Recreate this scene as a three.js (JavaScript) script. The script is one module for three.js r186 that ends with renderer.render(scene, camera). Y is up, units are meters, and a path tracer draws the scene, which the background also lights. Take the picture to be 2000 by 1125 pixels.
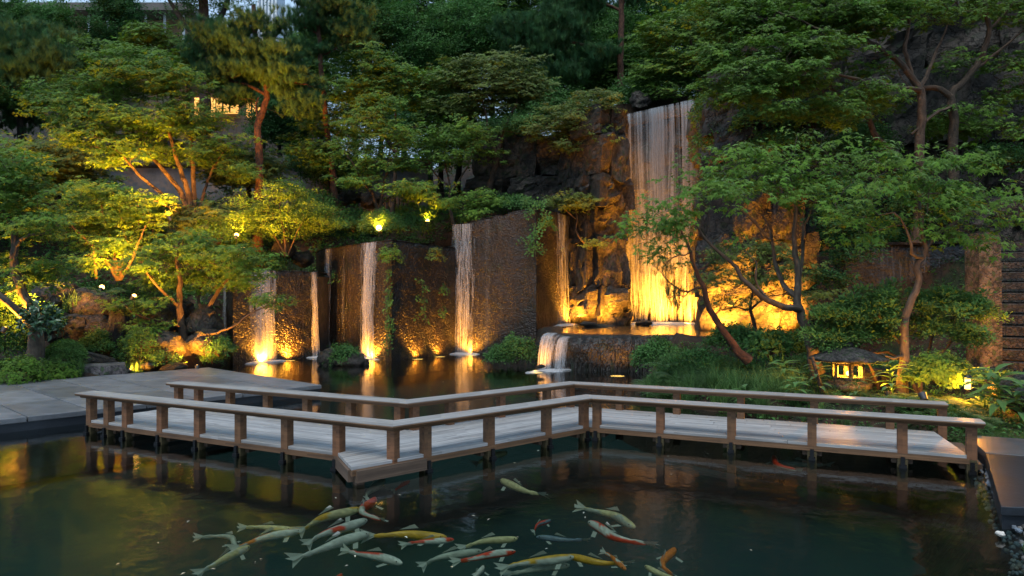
import * as THREE from 'three';
import { mergeGeometries, mergeVertices, toCreasedNormals } from 'three/addons/utils/BufferGeometryUtils.js';

// ---------------------------------------------------------------- camera, sky, sun, exposure
const scene = new THREE.Scene();
const EYE = 2.34;                                   // eye height above the pond, metres
const camera = new THREE.PerspectiveCamera(2 * Math.atan(562.5 / 1333) * 180 / Math.PI, 2000 / 1125, 0.1, 400);
camera.position.set(0, EYE, 0);
camera.lookAt(0, EYE, -10);
camera.setViewOffset(2000, 1125, 0, -17.5, 2000, 1125);
const renderer = new THREE.WebGLRenderer();
renderer.toneMapping = THREE.LinearToneMapping;
renderer.toneMappingExposure = 2.05;
renderer.shadowMap.enabled = true;
{
  // clear dusk sky: even round the horizon, bluer overhead
  const W = 64, H = 64, d = new Float32Array(W * H * 4);
  for (let r = 0; r < H; r++) {
    const el = Math.max(0, ((r + 0.5) / H - 0.5) * 2), t = Math.pow(el, 0.6);
    for (let c = 0; c < W; c++) {
      const o = (r * W + c) * 4;
      d[o] = 0.48 + (0.38 - 0.48) * t; d[o + 1] = 0.66 + (0.61 - 0.66) * t; d[o + 2] = 0.84 + (0.95 - 0.84) * t; d[o + 3] = 1;
    }
  }
  const sky = new THREE.DataTexture(d, W, H, THREE.RGBAFormat, THREE.FloatType);
  sky.mapping = THREE.EquirectangularReflectionMapping; sky.magFilter = THREE.LinearFilter; sky.needsUpdate = true;
  scene.background = sky; scene.environment = sky;
  scene.backgroundIntensity = 0.58; scene.environmentIntensity = 0.58;
}
const sun = new THREE.DirectionalLight(new THREE.Color(1, 0.97, 0.92), 1.15);
sun.position.set(-7, 38, 0); sun.target.position.set(0, 0, -18); sun.shadow.radius = 60; sun.castShadow = true;
sun.shadow.camera.left = -40; sun.shadow.camera.right = 40; sun.shadow.camera.top = 40; sun.shadow.camera.bottom = -40; sun.shadow.camera.far = 120;
scene.add(sun, sun.target);

// ---------------------------------------------------------------- helpers
const V = (x, y, z) => new THREE.Vector3(x, y, z);
let seedState = 7;
function rng(seed) { let a = seed >>> 0; return () => { a = (a + 0x6D2B79F5) | 0; let t = Math.imul(a ^ (a >>> 15), 1 | a); t = (t + Math.imul(t ^ (t >>> 7), 61 | t)) ^ t; return ((t ^ (t >>> 14)) >>> 0) / 4294967296; }; }
const clamp = THREE.MathUtils.clamp, lerp = THREE.MathUtils.lerp, smooth = THREE.MathUtils.smoothstep;
const FL = 1333, CX = 1000, HY = 580;               // survey notes: bearings read off the photograph plus an estimated distance give a real place
const at = (px, py, d) => V((px - CX) / FL * d, EYE + (HY - py) / FL * d, -d);
const D = (x, d, y = 0) => V(x, y, -d);             // plan position: x to the right, d metres away
const taken = {};
function numbered(n) { taken[n] = (taken[n] ?? -1) + 1; return taken[n] ? n + '_' + String(taken[n]).padStart(3, '0') : n; }
const shadows = (o) => { o.castShadow = true; o.receiveShadow = true; return o; };
function tag(o, label, category, group) { o.userData.label = label; o.userData.category = category; if (group) o.userData.group = group; return o; }
function thing(name, label, category, pos, group) {
  const g = new THREE.Group(); g.name = numbered(name); if (pos) g.position.copy(pos); tag(g, label, category, group); scene.add(g); return g;
}
function part(name, geo, mat, parent, extra) { const m = shadows(new THREE.Mesh(geo, mat)); m.name = name; if (extra) Object.assign(m.userData, extra); parent.add(m); return m; }
function struct(name, geo, mat) { const m = shadows(new THREE.Mesh(geo, mat)); m.name = numbered(name); m.userData.kind = 'structure'; m.userData.label = name.replace(/_/g, ' '); scene.add(m); return m; }
// periodic value noise
function pnoise(seed, P) {
  const r = rng(seed), t = new Float32Array(P * P); for (let i = 0; i < t.length; i++) t[i] = r();
  return (x, y) => {
    const xi = Math.floor(x), yi = Math.floor(y), fx = x - xi, fy = y - yi, u = fx * fx * (3 - 2 * fx), v = fy * fy * (3 - 2 * fy);
    const g = (a, b) => t[(((b % P) + P) % P) * P + (((a % P) + P) % P)];
    return lerp(lerp(g(xi, yi), g(xi + 1, yi), u), lerp(g(xi, yi + 1), g(xi + 1, yi + 1), u), v);
  };
}
function fbmTile(seed, base, oct) {
  const ls = []; for (let o = 0; o < oct; o++) ls.push([pnoise(seed + o * 31, base << o), base << o, Math.pow(0.55, o)]);
  const tot = ls.reduce((s, l) => s + l[2], 0);
  return (u, v) => ls.reduce((s, l) => s + l[0](u * l[1], v * l[1]) * l[2], 0) / tot;
}
function tex(size, f, srgb, rep) {
  const d = new Uint8Array(size * size * 4);
  for (let y = 0; y < size; y++) for (let x = 0; x < size; x++) {
    const c = f(x / size, y / size), o = (y * size + x) * 4;
    const q = typeof c === 'number' ? [c, c, c] : c;
    for (let k = 0; k < 3; k++) d[o + k] = clamp(Math.round(q[k] * 255), 0, 255); d[o + 3] = 255;
  }
  const t = new THREE.DataTexture(d, size, size); t.wrapS = t.wrapT = THREE.RepeatWrapping; t.magFilter = THREE.LinearFilter;
  if (srgb) t.colorSpace = THREE.SRGBColorSpace; if (rep) t.repeat.set(rep, rep); t.needsUpdate = true; return t;
}
const n3 = (() => { // 3-D value noise for shapes
  const h = (x, y, z) => { let n = Math.imul(x, 374761393) ^ Math.imul(y, 668265263) ^ Math.imul(z, 1274126177); n = Math.imul(n ^ (n >>> 13), 1274126177); return ((n ^ (n >>> 16)) >>> 0) / 4294967296; };
  return (x, y, z) => {
    const X = Math.floor(x), Y = Math.floor(y), Z = Math.floor(z), s = (t) => t * t * (3 - 2 * t), u = s(x - X), v = s(y - Y), w = s(z - Z);
    const L = (a, b, c) => lerp(h(X, b, c), h(X + 1, b, c), u);
    return lerp(lerp(L(0, Y, Z), L(0, Y + 1, Z), v), lerp(L(0, Y, Z + 1), L(0, Y + 1, Z + 1), v), w);
  };
})();
function boxUV(g0, s = 1) {
  const g = g0.index ? g0.toNonIndexed() : g0; const p = g.attributes.position, uv = new Float32Array(p.count * 2), a = V(), b = V(), c = V(), n = V();
  for (let i = 0; i < p.count; i += 3) {
    a.fromBufferAttribute(p, i); b.fromBufferAttribute(p, i + 1); c.fromBufferAttribute(p, i + 2);
    n.copy(b).sub(a).cross(c.clone().sub(a)); const x = Math.abs(n.x), y = Math.abs(n.y), z = Math.abs(n.z);
    [a, b, c].forEach((q, k) => { const U = y >= x && y >= z ? [q.x, q.z] : x >= z ? [q.z, q.y] : [q.x, q.y]; uv[(i + k) * 2] = U[0] * s; uv[(i + k) * 2 + 1] = U[1] * s; });
  }
  g.setAttribute('uv', new THREE.BufferAttribute(uv, 2)); return g;
}
function flat(g) { const q = g.index ? g.toNonIndexed() : g; q.computeVertexNormals(); return q; }
const box = (w, h, d, x = 0, y = 0, z = 0) => new THREE.BoxGeometry(w, h, d).translate(x, y, z);
function join(list) { return mergeGeometries(list.map((g) => { const q = g.index ? g.toNonIndexed() : g.clone(); for (const k of Object.keys(q.attributes)) if (!['position', 'normal', 'uv'].includes(k)) q.deleteAttribute(k); if (!q.attributes.normal) q.computeVertexNormals(); if (!q.attributes.uv) q.setAttribute('uv', new THREE.BufferAttribute(new Float32Array(q.attributes.position.count * 2), 2)); return q; })); }
// prism over a plan polygon [[x, d], ...] between two heights
function prism(poly, y0, y1, bevel = 0) {
  const s = new THREE.Shape(poly.map(([x, d]) => new THREE.Vector2(x, d)));
  const g = new THREE.ExtrudeGeometry(s, { depth: y1 - y0 - 2 * bevel, bevelEnabled: bevel > 0, bevelSize: bevel, bevelOffset: -bevel, bevelThickness: bevel, bevelSegments: 1 });
  g.translate(0, 0, bevel); g.applyMatrix4(new THREE.Matrix4().set(1, 0, 0, 0, 0, 0, 1, y0, 0, -1, 0, 0, 0, 0, 0, 1));
  return boxUV(g);
}
function clipHalf(poly, nx, nd, c) { // keep nx*x + nd*d <= c
  const out = [];
  for (let i = 0; i < poly.length; i++) {
    const a = poly[i], b = poly[(i + 1) % poly.length], fa = nx * a[0] + nd * a[1] - c, fb = nx * b[0] + nd * b[1] - c;
    if (fa <= 0) out.push(a);
    if ((fa < 0 && fb > 0) || (fa > 0 && fb < 0)) { const t = fa / (fa - fb); out.push([lerp(a[0], b[0], t), lerp(a[1], b[1], t)]); }
  }
  return out;
}
const inPoly = (poly, x, d) => { let ins = false; for (let i = 0, j = poly.length - 1; i < poly.length; j = i++) { const [xi, yi] = poly[i], [xj, yj] = poly[j]; if ((yi > d) !== (yj > d) && x < (xj - xi) * (d - yi) / (yj - yi) + xi) ins = !ins; } return ins; };
const distPoly = (poly, x, d) => { let m = 1e9; for (let i = 0, j = poly.length - 1; i < poly.length; j = i++) { const [ax, ay] = poly[j], [bx, by] = poly[i]; const t = clamp(((x - ax) * (bx - ax) + (d - ay) * (by - ay)) / ((bx - ax) ** 2 + (by - ay) ** 2), 0, 1); m = Math.min(m, Math.hypot(x - lerp(ax, bx, t), d - lerp(ay, by, t))); } return m; };

// ---------------------------------------------------------------- materials
const F1 = fbmTile(3, 4, 5), F2 = fbmTile(11, 8, 5), F3 = fbmTile(23, 16, 4), F4 = fbmTile(41, 3, 3), F5 = fbmTile(57, 32, 3);
const T = {
  stone: tex(512, (u, v) => { const a = F1(u, v), b = F3(u, v), cr = 1 - .55 * smooth(1 - Math.abs(F2(u, v + .4) - .5) * 2, .93, .99), k = (0.66 + 0.8 * (a - 0.5) + 0.5 * (b - 0.5)) * cr, m = smooth(F2(u + .3, v), 0.52, 0.66) * 0.6; return [k * (1 - m * .55), k * (1 - m * .2), k * (1 - m * .7)]; }, true),
  stoneBump: tex(512, (u, v) => { const cr = smooth(1 - Math.abs(F2(u, v + .4) - .5) * 2, .9, .99); return clamp(0.55 * F2(u, v) + 0.35 * F5(u, v) + .1 - .3 * cr, 0, 1); }),
  wallBump: tex(512, (u, v) => { const a = F5(u, v), b = F3(u, v * 0.5 + .2); return clamp(0.7 * Math.pow(a, 0.8) + 0.3 * b, 0, 1); }),
  wallCol: tex(512, (u, v) => { const a = F5(u, v), s = F2(u, v * .125 + .1), k = 0.3 + 0.75 * a * (0.1 + 1.8 * s * s); const g = smooth(F4(u, v), 0.55, 0.7) * .25; return [k * (1 - g), k * .97, k * (.9 - g)]; }, true),
  wood: tex(512, (u, v) => { const g = F3(u * .125, v * 2), s = F5(u * .0625, v * 2), b = F1(u, v); const k = 0.7 + 0.28 * (g - .5) + 0.22 * (s - .5) + 0.2 * (b - .5); return [k, k * .985, k * .965]; }, true),
  woodBump: tex(512, (u, v) => 0.5 * F3(u * .125, v * 2) + 0.5 * F5(u * .0625, v * 2)),
  bark: tex(256, (u, v) => { const a = F3(u * 1, v * .25), b = F2(u, v); const k = .6 + .5 * (a - .5) + .4 * (b - .5); return [k, k * .96, k * .9]; }, true),
  barkBump: tex(256, (u, v) => 0.7 * F3(u, v * .25) + 0.3 * F5(u, v)),
  slab: tex(512, (u, v) => { const k = 0.72 + 0.22 * (F2(u * .25, v * 2) - .5) + 0.3 * (F1(u, v) - .5) + .1 * (F5(u, v) - .5); return [k, k * 1.0, k * 1.0]; }, true),
  slabBump: tex(512, (u, v) => 0.6 * F5(u, v) + 0.4 * F2(u * .25, v * 2)),
  soil: tex(512, (u, v) => { const a = F3(u, v), b = F1(u, v), k = 0.35 + 0.5 * a, m = smooth(b, 0.5, 0.62); return [k * (.75 - .3 * m), k * (.6 + .05 * m), k * (.42 - .15 * m)]; }, true),
  water: tex(512, (u, v) => 0.65 * F2(u, v * 1) + 0.35 * F3(u, v)),
  concrete: tex(256, (u, v) => { const k = .8 + .25 * (F1(u, v) - .5) + .12 * (F5(u, v) - .5); return [k, k, k]; }, true),
};
const std = (o) => new THREE.MeshStandardMaterial(o), phy = (o) => new THREE.MeshPhysicalMaterial(o);
const col = (r, g, b) => new THREE.Color().setRGB(r, g, b);
const leafMat = (r, g, b, t = 0.4) => phy({ color: col(r, g, b), roughness: 0.85, transmission: t, thickness: 0, side: THREE.DoubleSide, specularIntensity: .35 });
const M = {
  rock: std({ color: col(.105, .074, .052), map: T.stone, bumpMap: T.stoneBump, bumpScale: .09, roughness: .72 }),
  rockDark: std({ color: col(.085, .064, .048), map: T.stone, bumpMap: T.stoneBump, bumpScale: .09, roughness: .6 }),
  rockGrey: std({ color: col(.09, .075, .062), map: T.stone, bumpMap: T.stoneBump, bumpScale: .04, roughness: .8 }),
  rockCore: std({ color: col(.06, .05, .045), map: T.stone, bumpMap: T.stoneBump, bumpScale: .05, roughness: .9 }),
  wall: std({ color: col(.05, .034, .023), map: T.wallCol, bumpMap: T.wallBump, bumpScale: .09, roughness: .45 }),
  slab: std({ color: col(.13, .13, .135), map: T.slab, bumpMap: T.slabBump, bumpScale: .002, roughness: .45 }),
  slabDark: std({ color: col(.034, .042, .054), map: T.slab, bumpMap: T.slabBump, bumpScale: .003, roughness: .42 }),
  plank: [0, 1, 2].map((k) => std({ color: col(.62 + .05 * k, .625 + .05 * k, .63 + .05 * k), map: T.wood, bumpMap: T.woodBump, bumpScale: .004, roughness: .55 })),
  railTop: std({ color: col(.62, .6, .58), map: T.wood, bumpMap: T.woodBump, bumpScale: .003, roughness: .45 }),
  railWood: std({ color: col(.28, .145, .065), map: T.wood, bumpMap: T.woodBump, bumpScale: .003, roughness: .6 }),
  post: [0, 1].map((k) => std({ color: col(.38 - .06 * k, .165 - .012 * k, .07 - .005 * k), map: T.wood, bumpMap: T.woodBump, bumpScale: .003, roughness: .65 })),
  mossWood: std({ color: col(.14, .11, .045), map: T.wood, bumpMap: T.woodBump, bumpScale: .006, roughness: .85 }),
  beam: std({ color: col(.2, .13, .085), map: T.wood, bumpMap: T.woodBump, bumpScale: .004, roughness: .75 }),
  metal: std({ color: col(.03, .03, .032), roughness: .4, metalness: .8 }),
  bark: std({ color: col(.17, .12, .085), map: T.bark, bumpMap: T.barkBump, bumpScale: .04, roughness: .9 }),
  barkRed: std({ color: col(.24, .11, .065), map: T.bark, bumpMap: T.barkBump, bumpScale: .03, roughness: .9 }),
  barkDark: std({ color: col(.07, .055, .045), map: T.bark, bumpMap: T.barkBump, bumpScale: .02, roughness: .9 }),
  barkGrey: std({ color: col(.2, .17, .14), map: T.bark, bumpMap: T.barkBump, bumpScale: .012, roughness: .85 }),
  soil: std({ color: col(.16, .13, .1), map: T.soil, bumpMap: T.stoneBump, bumpScale: .06, roughness: .95 }),
  moss: leafMat(.06, .11, .02, .2),
  bed: std({ color: col(.008, .034, .033), roughness: .9 }),
  pond: phy({ color: col(.47, .55, .51), roughness: .08, transmission: 1, thickness: 0, ior: 1.33, bumpMap: T.water, bumpScale: .007 }),
  basin: phy({ color: col(.75, .78, .7), roughness: .12, transmission: 1, thickness: 0, ior: 1.33, bumpMap: T.water, bumpScale: .015 }),
  fall: phy({ color: col(.8, .82, .85), roughness: .35, transparent: true, opacity: .055, side: THREE.DoubleSide }),
  fallThin: phy({ color: col(.8, .82, .85), roughness: .35, transparent: true, opacity: .03, side: THREE.DoubleSide }),
  foam: std({ color: col(.8, .82, .84), roughness: .8, transparent: true, opacity: .4 }),
  plaster: std({ color: col(.2, .2, .21), map: T.concrete, roughness: .9 }),
  lantern: std({ color: col(.3, .25, .2), map: T.stone, bumpMap: T.stoneBump, bumpScale: .012, roughness: .85 }),
};
const AMBER = new THREE.Color(1, 0.37, 0.028), WARM = new THREE.Color(1, 0.62, 0.2);
const glow = (s) => std({ color: 0x000000, emissive: new THREE.Color(1, .55, .13), emissiveIntensity: s });
// ---------------------------------------------------------------- ground, pond, terraces
const POND = [[-24, -2], [-22, 5], [-18, 9.8], [-12.8, 15.9], [-10.7, 18.3], [-10.7, 20.4], [-10.2, 22.8], [-9.6, 25.2], [-8, 29], [-4, 31], [1.2, 31], [1.2, 27], [1.2, 23], [2.3, 22.3], [4.3, 21.8], [4.3, 19.4], [3.3, 17.6], [3.2, 15.8], [3.8, 14.2], [5, 12.9], [6.6, 11.4], [6.9, 10.3], [6.3, 9.2], [5.3, 7.4], [4.85, 6.5], [4.3, 5.7], [4.0, 4.4], [4.3, -2]];
const BASIN = [[1.0, 22.9], [1.9, 21.7], [4.3, 21.2], [7, 20.7], [10.2, 20.6], [10.6, 24], [9.4, 33.4], [3, 33.4], [1.0, 27.3]];
const CTRL = [[-11.5, 20.6, .12], [-13, 18, .25], [-14, 20.5, .6], [-12, 22.6, 1.2], [-16, 24, 2.5], [-20, 20, 1.5], [-11, 25.6, 2.6], [-9, 28.5, 3.2], [-6, 30, 4.2], [-4, 29.6, 4.2], [0, 31.4, 5.5], [-14, 30, 4.6], [-9, 33, 5.2], [-20, 32, 6], [-14, 38, 8], [-5, 36, 6.8], [0, 37, 8.5], [1, 34, 8], [4, 36, 11.2], [7, 36, 12.4], [9.5, 34, 12.2], [5.6, 34.5, 11.9], [7.6, 34.5, 12.4], [12, 32, 11.5], [-25, 40, 10], [-10, 45, 10.5], [5, 48, 14], [20, 45, 15], [30, 32, 13],
  [5, 15, .35], [7, 13.5, .35], [9, 13, .35], [11, 12, .3], [9, 17, .5], [12, 16, .4], [6, 18, .4], [10, 19, .5], [8, 19.5, .5], [14, 14, .5], [8, 10, .22], [10, 8, .2], [7, 6, .08], [4.6, 5, .05], [5.5, 5.5, .06], [8, 2, .2], [-26, 10, .4], [-20, 14, .4], [-16, 16, .3], [11, 21.5, 4], [13, 21, 4], [16, 20.5, 4.2], [12, 24, 4.3], [16, 24, 5], [12, 28, 11.5], [17, 27, 12], [22, 22, 11], [24, 14, 6], [-30, 25, 4], [-35, 35, 9], [0, 60, 16], [-30, 60, 13], [30, 60, 16], [0, -4, 0.4], [-12, -4, .4], [9, -4, .4]];
function groundH(x, d) {
  let s = 0, w = 0;
  for (const [cx, cd, h] of CTRL) { const q = 1 / (((x - cx) ** 2 + (d - cd) ** 2 + .15) ** 1.6); s += q * h; w += q; }
  let h = s / w + (n3(x * .6, 3, d * .6) - .5) * .25 + (n3(x * 2.1, 9, d * 2.1) - .5) * .08;
  if (inPoly(POND, x, d)) { const e = distPoly(POND, x, d); h = lerp(.0, -1.1, smooth(e, 0, .8)) - .03; }
  else { const e = distPoly(POND, x, d); h = lerp(.03, h, smooth(e, 0, .7)); }
  if (inPoly(BASIN, x, d)) h = Math.min(h, .5);
  return h;
}
{
  const xs = [], ds = []; for (let x = -46; x <= 46; x += Math.abs(x) < 18 ? .4 : 1.4) xs.push(x); for (let d = -6; d <= 70; d += d < 36 ? .4 : 1.6) ds.push(d);
  const pos = [], uv = [], idx = [];
  for (const d of ds) for (const x of xs) { pos.push(x, groundH(x, d), -d); uv.push(x / 2.2, d / 2.2); }
  for (let j = 0; j < ds.length - 1; j++) for (let i = 0; i < xs.length - 1; i++) { const a = j * xs.length + i, b = a + 1, c = a + xs.length, e = c + 1; idx.push(a, b, c, b, e, c); }
  const g = new THREE.BufferGeometry(); g.setAttribute('position', new THREE.Float32BufferAttribute(pos, 3)); g.setAttribute('uv', new THREE.Float32BufferAttribute(uv, 2)); g.setIndex(idx); g.computeVertexNormals();
  struct('ground', g, M.soil);
  const far = new THREE.PlaneGeometry(400, 400).rotateX(-Math.PI / 2).translate(0, -1.6, -60); struct('terrain', boxUV(far, .3), M.soil);
}
struct('pond_bed', prism([[-24, -2], [-24, 31], [6.5, 31], [8, -2]], -1.5, -1.0), M.bed);
{
  const g = new THREE.ShapeGeometry(new THREE.Shape(POND.map(([x, d]) => { const c = [-4, 14], L = Math.hypot(x - c[0], d - c[1]); return new THREE.Vector2(x + (x - c[0]) / L * .6, d + (d - c[1]) / L * .6); })));
  g.applyMatrix4(new THREE.Matrix4().set(1, 0, 0, 0, 0, 0, 1, 0, 0, -1, 0, 0, 0, 0, 0, 1)); struct('pond_water', boxUV(g, .35), M.pond);
}
// stone terraces: every slab its own piece
function terrace(name, label, polys, y1, mat, edge) {
  const t = new THREE.Group(); t.name = numbered(name); t.userData.kind = 'structure'; t.userData.label = label; scene.add(t);
  polys.forEach((p, i) => part('slab', prism(p, y1 - .09 - (i % 3) * .0007, y1 - (i % 3) * .0012, .006), Array.isArray(mat) ? mat[i % mat.length] : mat, t));
  if (edge) part('retaining_edge', prism(edge, -.9, y1 - .094), M.slabDark, t);
  return t;
}
const DECK_Y = .24;
{
  const tip = [-4.55, 16.3], u = [-.671, -.741], n = [-.741, .671], P = (a, b) => [tip[0] + u[0] * a + n[0] * b, tip[1] + u[1] * a + n[1] * b];
  const r = rng(5), polys = []; const cuts = [0, 2.02, 4.1, 6.1];
  for (let k = 0; k < 20; k++) { const a0 = k * .98, a1 = a0 + .98 - .026; for (let c = 0; c < 3; c++) { const off = (k % 2) * .0; polys.push([P(a0, cuts[c] + off), P(a1, cuts[c] + off), P(a1, cuts[c + 1] + off - .026), P(a0, cuts[c + 1] + off - .026)]); } }
  const mats = [0, 1, 2, 3, 4].map((k) => std({ color: col(.2 + .024 * k, .205 + .024 * k, .215 + .024 * k), map: T.slab, bumpMap: T.slabBump, bumpScale: .002, roughness: .4 + .03 * k }));
  const order = polys.map((_, i) => mats[Math.floor(r() * 5)]);
  terrace('stone_terrace', 'grey stone slab terrace on the left edge of the pond', polys, DECK_Y, order, [P(.02, .02), P(19.6, .02), P(19.6, 6.08), P(.02, 6.08)]);
}
{
  const polys = [[[6.36, 9.16], [4.9, 6.84], [6.5, 6.6], [7.5, 8.62]], [[7.515, 8.61], [6.515, 6.6], [8.4, 6.3], [9.1, 7.95]], [[6.4, 9.22], [6.92, 10.42], [7.95, 9.96], [7.5, 8.72]], [[7.515, 8.71], [7.965, 9.955], [9.6, 9.2], [9.15, 7.98]]];
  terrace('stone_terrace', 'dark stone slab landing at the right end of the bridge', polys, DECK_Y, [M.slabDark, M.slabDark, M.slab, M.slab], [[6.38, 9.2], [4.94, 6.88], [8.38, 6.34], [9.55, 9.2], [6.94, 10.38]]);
}
// upper basin: rounded dark ledge with a water sheet behind its lip
{
  const t = thing('basin_ledge', 'low dark wet rock ledge holding the basin below the tall waterfall', 'rock ledge');
  const rows = []; const per = []; // resample outline
  for (let i = 0; i < BASIN.length; i++) { const a = BASIN[i], b = BASIN[(i + 1) % BASIN.length], L = Math.hypot(b[0] - a[0], b[1] - a[1]), n = Math.ceil(L / .22); for (let k = 0; k < n; k++) per.push([lerp(a[0], b[0], k / n), lerp(a[1], b[1], k / n)]); }
  const cx = 5.3, cd = 27; const prof = [[0, -.6], [0, .2], [.02, .6], [.04, .85], [.1, 1.03], [.24, 1.12], [.5, 1.13], [1.0, 1.12]];
  const pos = [], idx = [], uv = [];
  prof.forEach(([inn, y], j) => per.forEach(([x, d], i) => { const L = Math.hypot(x - cx, d - cd), nx = (x - cx) / L, nd = (d - cd) / L, k = (n3(x * 1.7, y * 1.7, d * 1.7) - .5) * .42 + (n3(x * 5, y * 5, d * 5) - .5) * .2; const q = y > 1.05 ? .25 : 1; pos.push(x - nx * inn + nx * k * q, y + (y > 0 ? k * .12 : 0), -(d - nd * inn + nd * k * q)); uv.push(i * .22 / 1.4, j * .2 / 1.4); }));
  const N = per.length; for (let j = 0; j < prof.length - 1; j++) for (let i = 0; i < N; i++) { const a = j * N + i, b = j * N + (i + 1) % N, c = a + N, e = b + N; idx.push(a, b, c, b, e, c); }
  const g = new THREE.BufferGeometry(); g.setAttribute('position', new THREE.Float32BufferAttribute(pos, 3)); g.setAttribute('uv', new THREE.Float32BufferAttribute(uv, 2)); g.setIndex(idx); g.computeVertexNormals();
  part('rim', g, std({ color: col(.055, .045, .036), map: T.stone, bumpMap: T.stoneBump, bumpScale: .12, roughness: .45, side: THREE.DoubleSide }), t);
  const ctr = BASIN.map(([x, d]) => { const L = Math.hypot(x - cx, d - cd); return [x - (x - cx) / L * .7, d - (d - cd) / L * .7]; });
  part('floor', prism(ctr, .6, 1.06), std({ color: col(.14, .105, .06), map: T.stone, bumpMap: T.stoneBump, bumpScale: .06, roughness: .55 }), t);
  const ws = new THREE.ShapeGeometry(new THREE.Shape(ctr.map(([x, d]) => new THREE.Vector2(x, d)))); ws.applyMatrix4(new THREE.Matrix4().set(1, 0, 0, 0, 0, 0, 1, 1.1, 0, -1, 0, 0, 0, 0, 0, 1)); struct('basin_water', boxUV(ws, .5), M.basin);
}
// ---------------------------------------------------------------- pebbled waterfall walls (rough faces over real displacement)
function roughFace(A, B, yTopA, yTopB, y0, amp, step = .11) { // A, B plan points; outside is to the right of A->B seen from above (towards the camera)
  const L = Math.hypot(B[0] - A[0], B[1] - A[1]), ux = (B[0] - A[0]) / L, ud = (B[1] - A[1]) / L, nx = ud, nd = -ux, nu = Math.ceil(L / step), nv = Math.ceil((Math.max(yTopA, yTopB) - y0) / step), pos = [], uv = [], idx = [];
  for (let j = 0; j <= nv; j++) for (let i = 0; i <= nu; i++) {
    const s = i / nu, yt = lerp(yTopA, yTopB, s), y = lerp(y0, yt, j / nv), x0 = A[0] + ux * L * s, d0 = A[1] + ud * L * s;
    const e = i === 0 || i === nu ? 0 : 1, k = e * amp * ((n3(x0 * 9, y * 7, d0 * 9) - .5) * 1.1 + (n3(x0 * 2.2, y * 1.2, d0 * 2.2) - .5) * 1.4);
    const top = j === nv ? -.05 : 0; pos.push(x0 + nx * (k + top), y + (j === nv ? (n3(x0 * 3, 1, d0 * 3) - .5) * .08 : 0), -(d0 + nd * (k + top))); uv.push(s * L / 1.6, y / 1.6);
  }
  const W = nu + 1; for (let j = 0; j < nv; j++) for (let i = 0; i < nu; i++) { const a = j * W + i; idx.push(a, a + 1, a + W, a + 1, a + W + 1, a + W); }
  const g = new THREE.BufferGeometry(); g.setAttribute('position', new THREE.Float32BufferAttribute(pos, 3)); g.setAttribute('uv', new THREE.Float32BufferAttribute(uv, 2)); g.setIndex(idx); g.computeVertexNormals(); return g;
}
function wallThing(label, pts, tops, back) {
  const t = thing('waterfall_wall', label, 'waterfall wall', null);
  for (let i = 0; i < pts.length - 1; i++) part('face', roughFace(pts[i], pts[i + 1], tops[i], tops[i + 1], -.6, .055), M.wall, t);
  const mn = Math.min(...tops) - .06; part('core', prism([...pts.map(([x, d]) => [x, d + .12]), ...back], -.6, mn), M.rockCore, t);
  // coping slab that follows the top edge
  for (let i = 0; i < pts.length - 1; i++) { const [a, b] = [pts[i], pts[i + 1]], q = [V(a[0], tops[i] - .02, -a[1]), V(b[0], tops[i + 1] - .02, -b[1]), V(b[0] * .98, tops[i + 1] + .0, -b[1] - 2.2), V(a[0] * .98, tops[i] + .0, -a[1] - 2.2)]; const g = new THREE.BufferGeometry().setFromPoints([q[0], q[1], q[2], q[0], q[2], q[3]]); part('top', boxUV(flat(g), .6), M.soil, t); }
  return t;
}
const W1 = [[-10.6, 25.0], [-9.65, 23.6], [-7.55, 26.6]], W2 = [[-8.5, 29.6], [-7.95, 28.4], [-4.4, 24.96], [-2.35, 28.1]], W3 = [[-2.5, 28.4], [.96, 27.0], [2.7, 30.6]];
wallThing('lowest pebbled waterfall wall, leftmost of three, glowing amber at its foot', W1, [3.2, 3.32, 3.32], [[-7.4, 28.4], [-10.6, 27]]);
wallThing('middle pebbled waterfall wall with a sharp front corner and vines', W2, [4.28, 4.34, 4.45, 4.4], [[-2.6, 30], [-8, 31]]);
wallThing('tallest dark pebbled waterfall wall beside the rock cliff', W3, [5.35, 5.88, 6.0], [[2.5, 32], [-2.5, 31]]);
{ const A = [9.9, 20.6], B = [13.2, 19.4]; const t = thing('waterfall_wall', 'black wet wall with a thin water veil on the right, behind the maple', 'waterfall wall'); part('face', roughFace(A, B, 3.84, 3.9, 0, .05), std({ color: col(.05, .045, .04), map: T.wallCol, bumpMap: T.wallBump, bumpScale: .04, roughness: .4 }), t); part('core', prism([[9.9, 20.75], [13.2, 19.55], [13.4, 22], [10, 22.4]], -.2, 3.8), M.rockCore, t); part('lip', prism([[9.85, 20.5], [13.2, 19.3], [13.3, 19.7], [9.95, 20.9]], 3.86, 3.95, .01), M.rockDark, t); }

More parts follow.
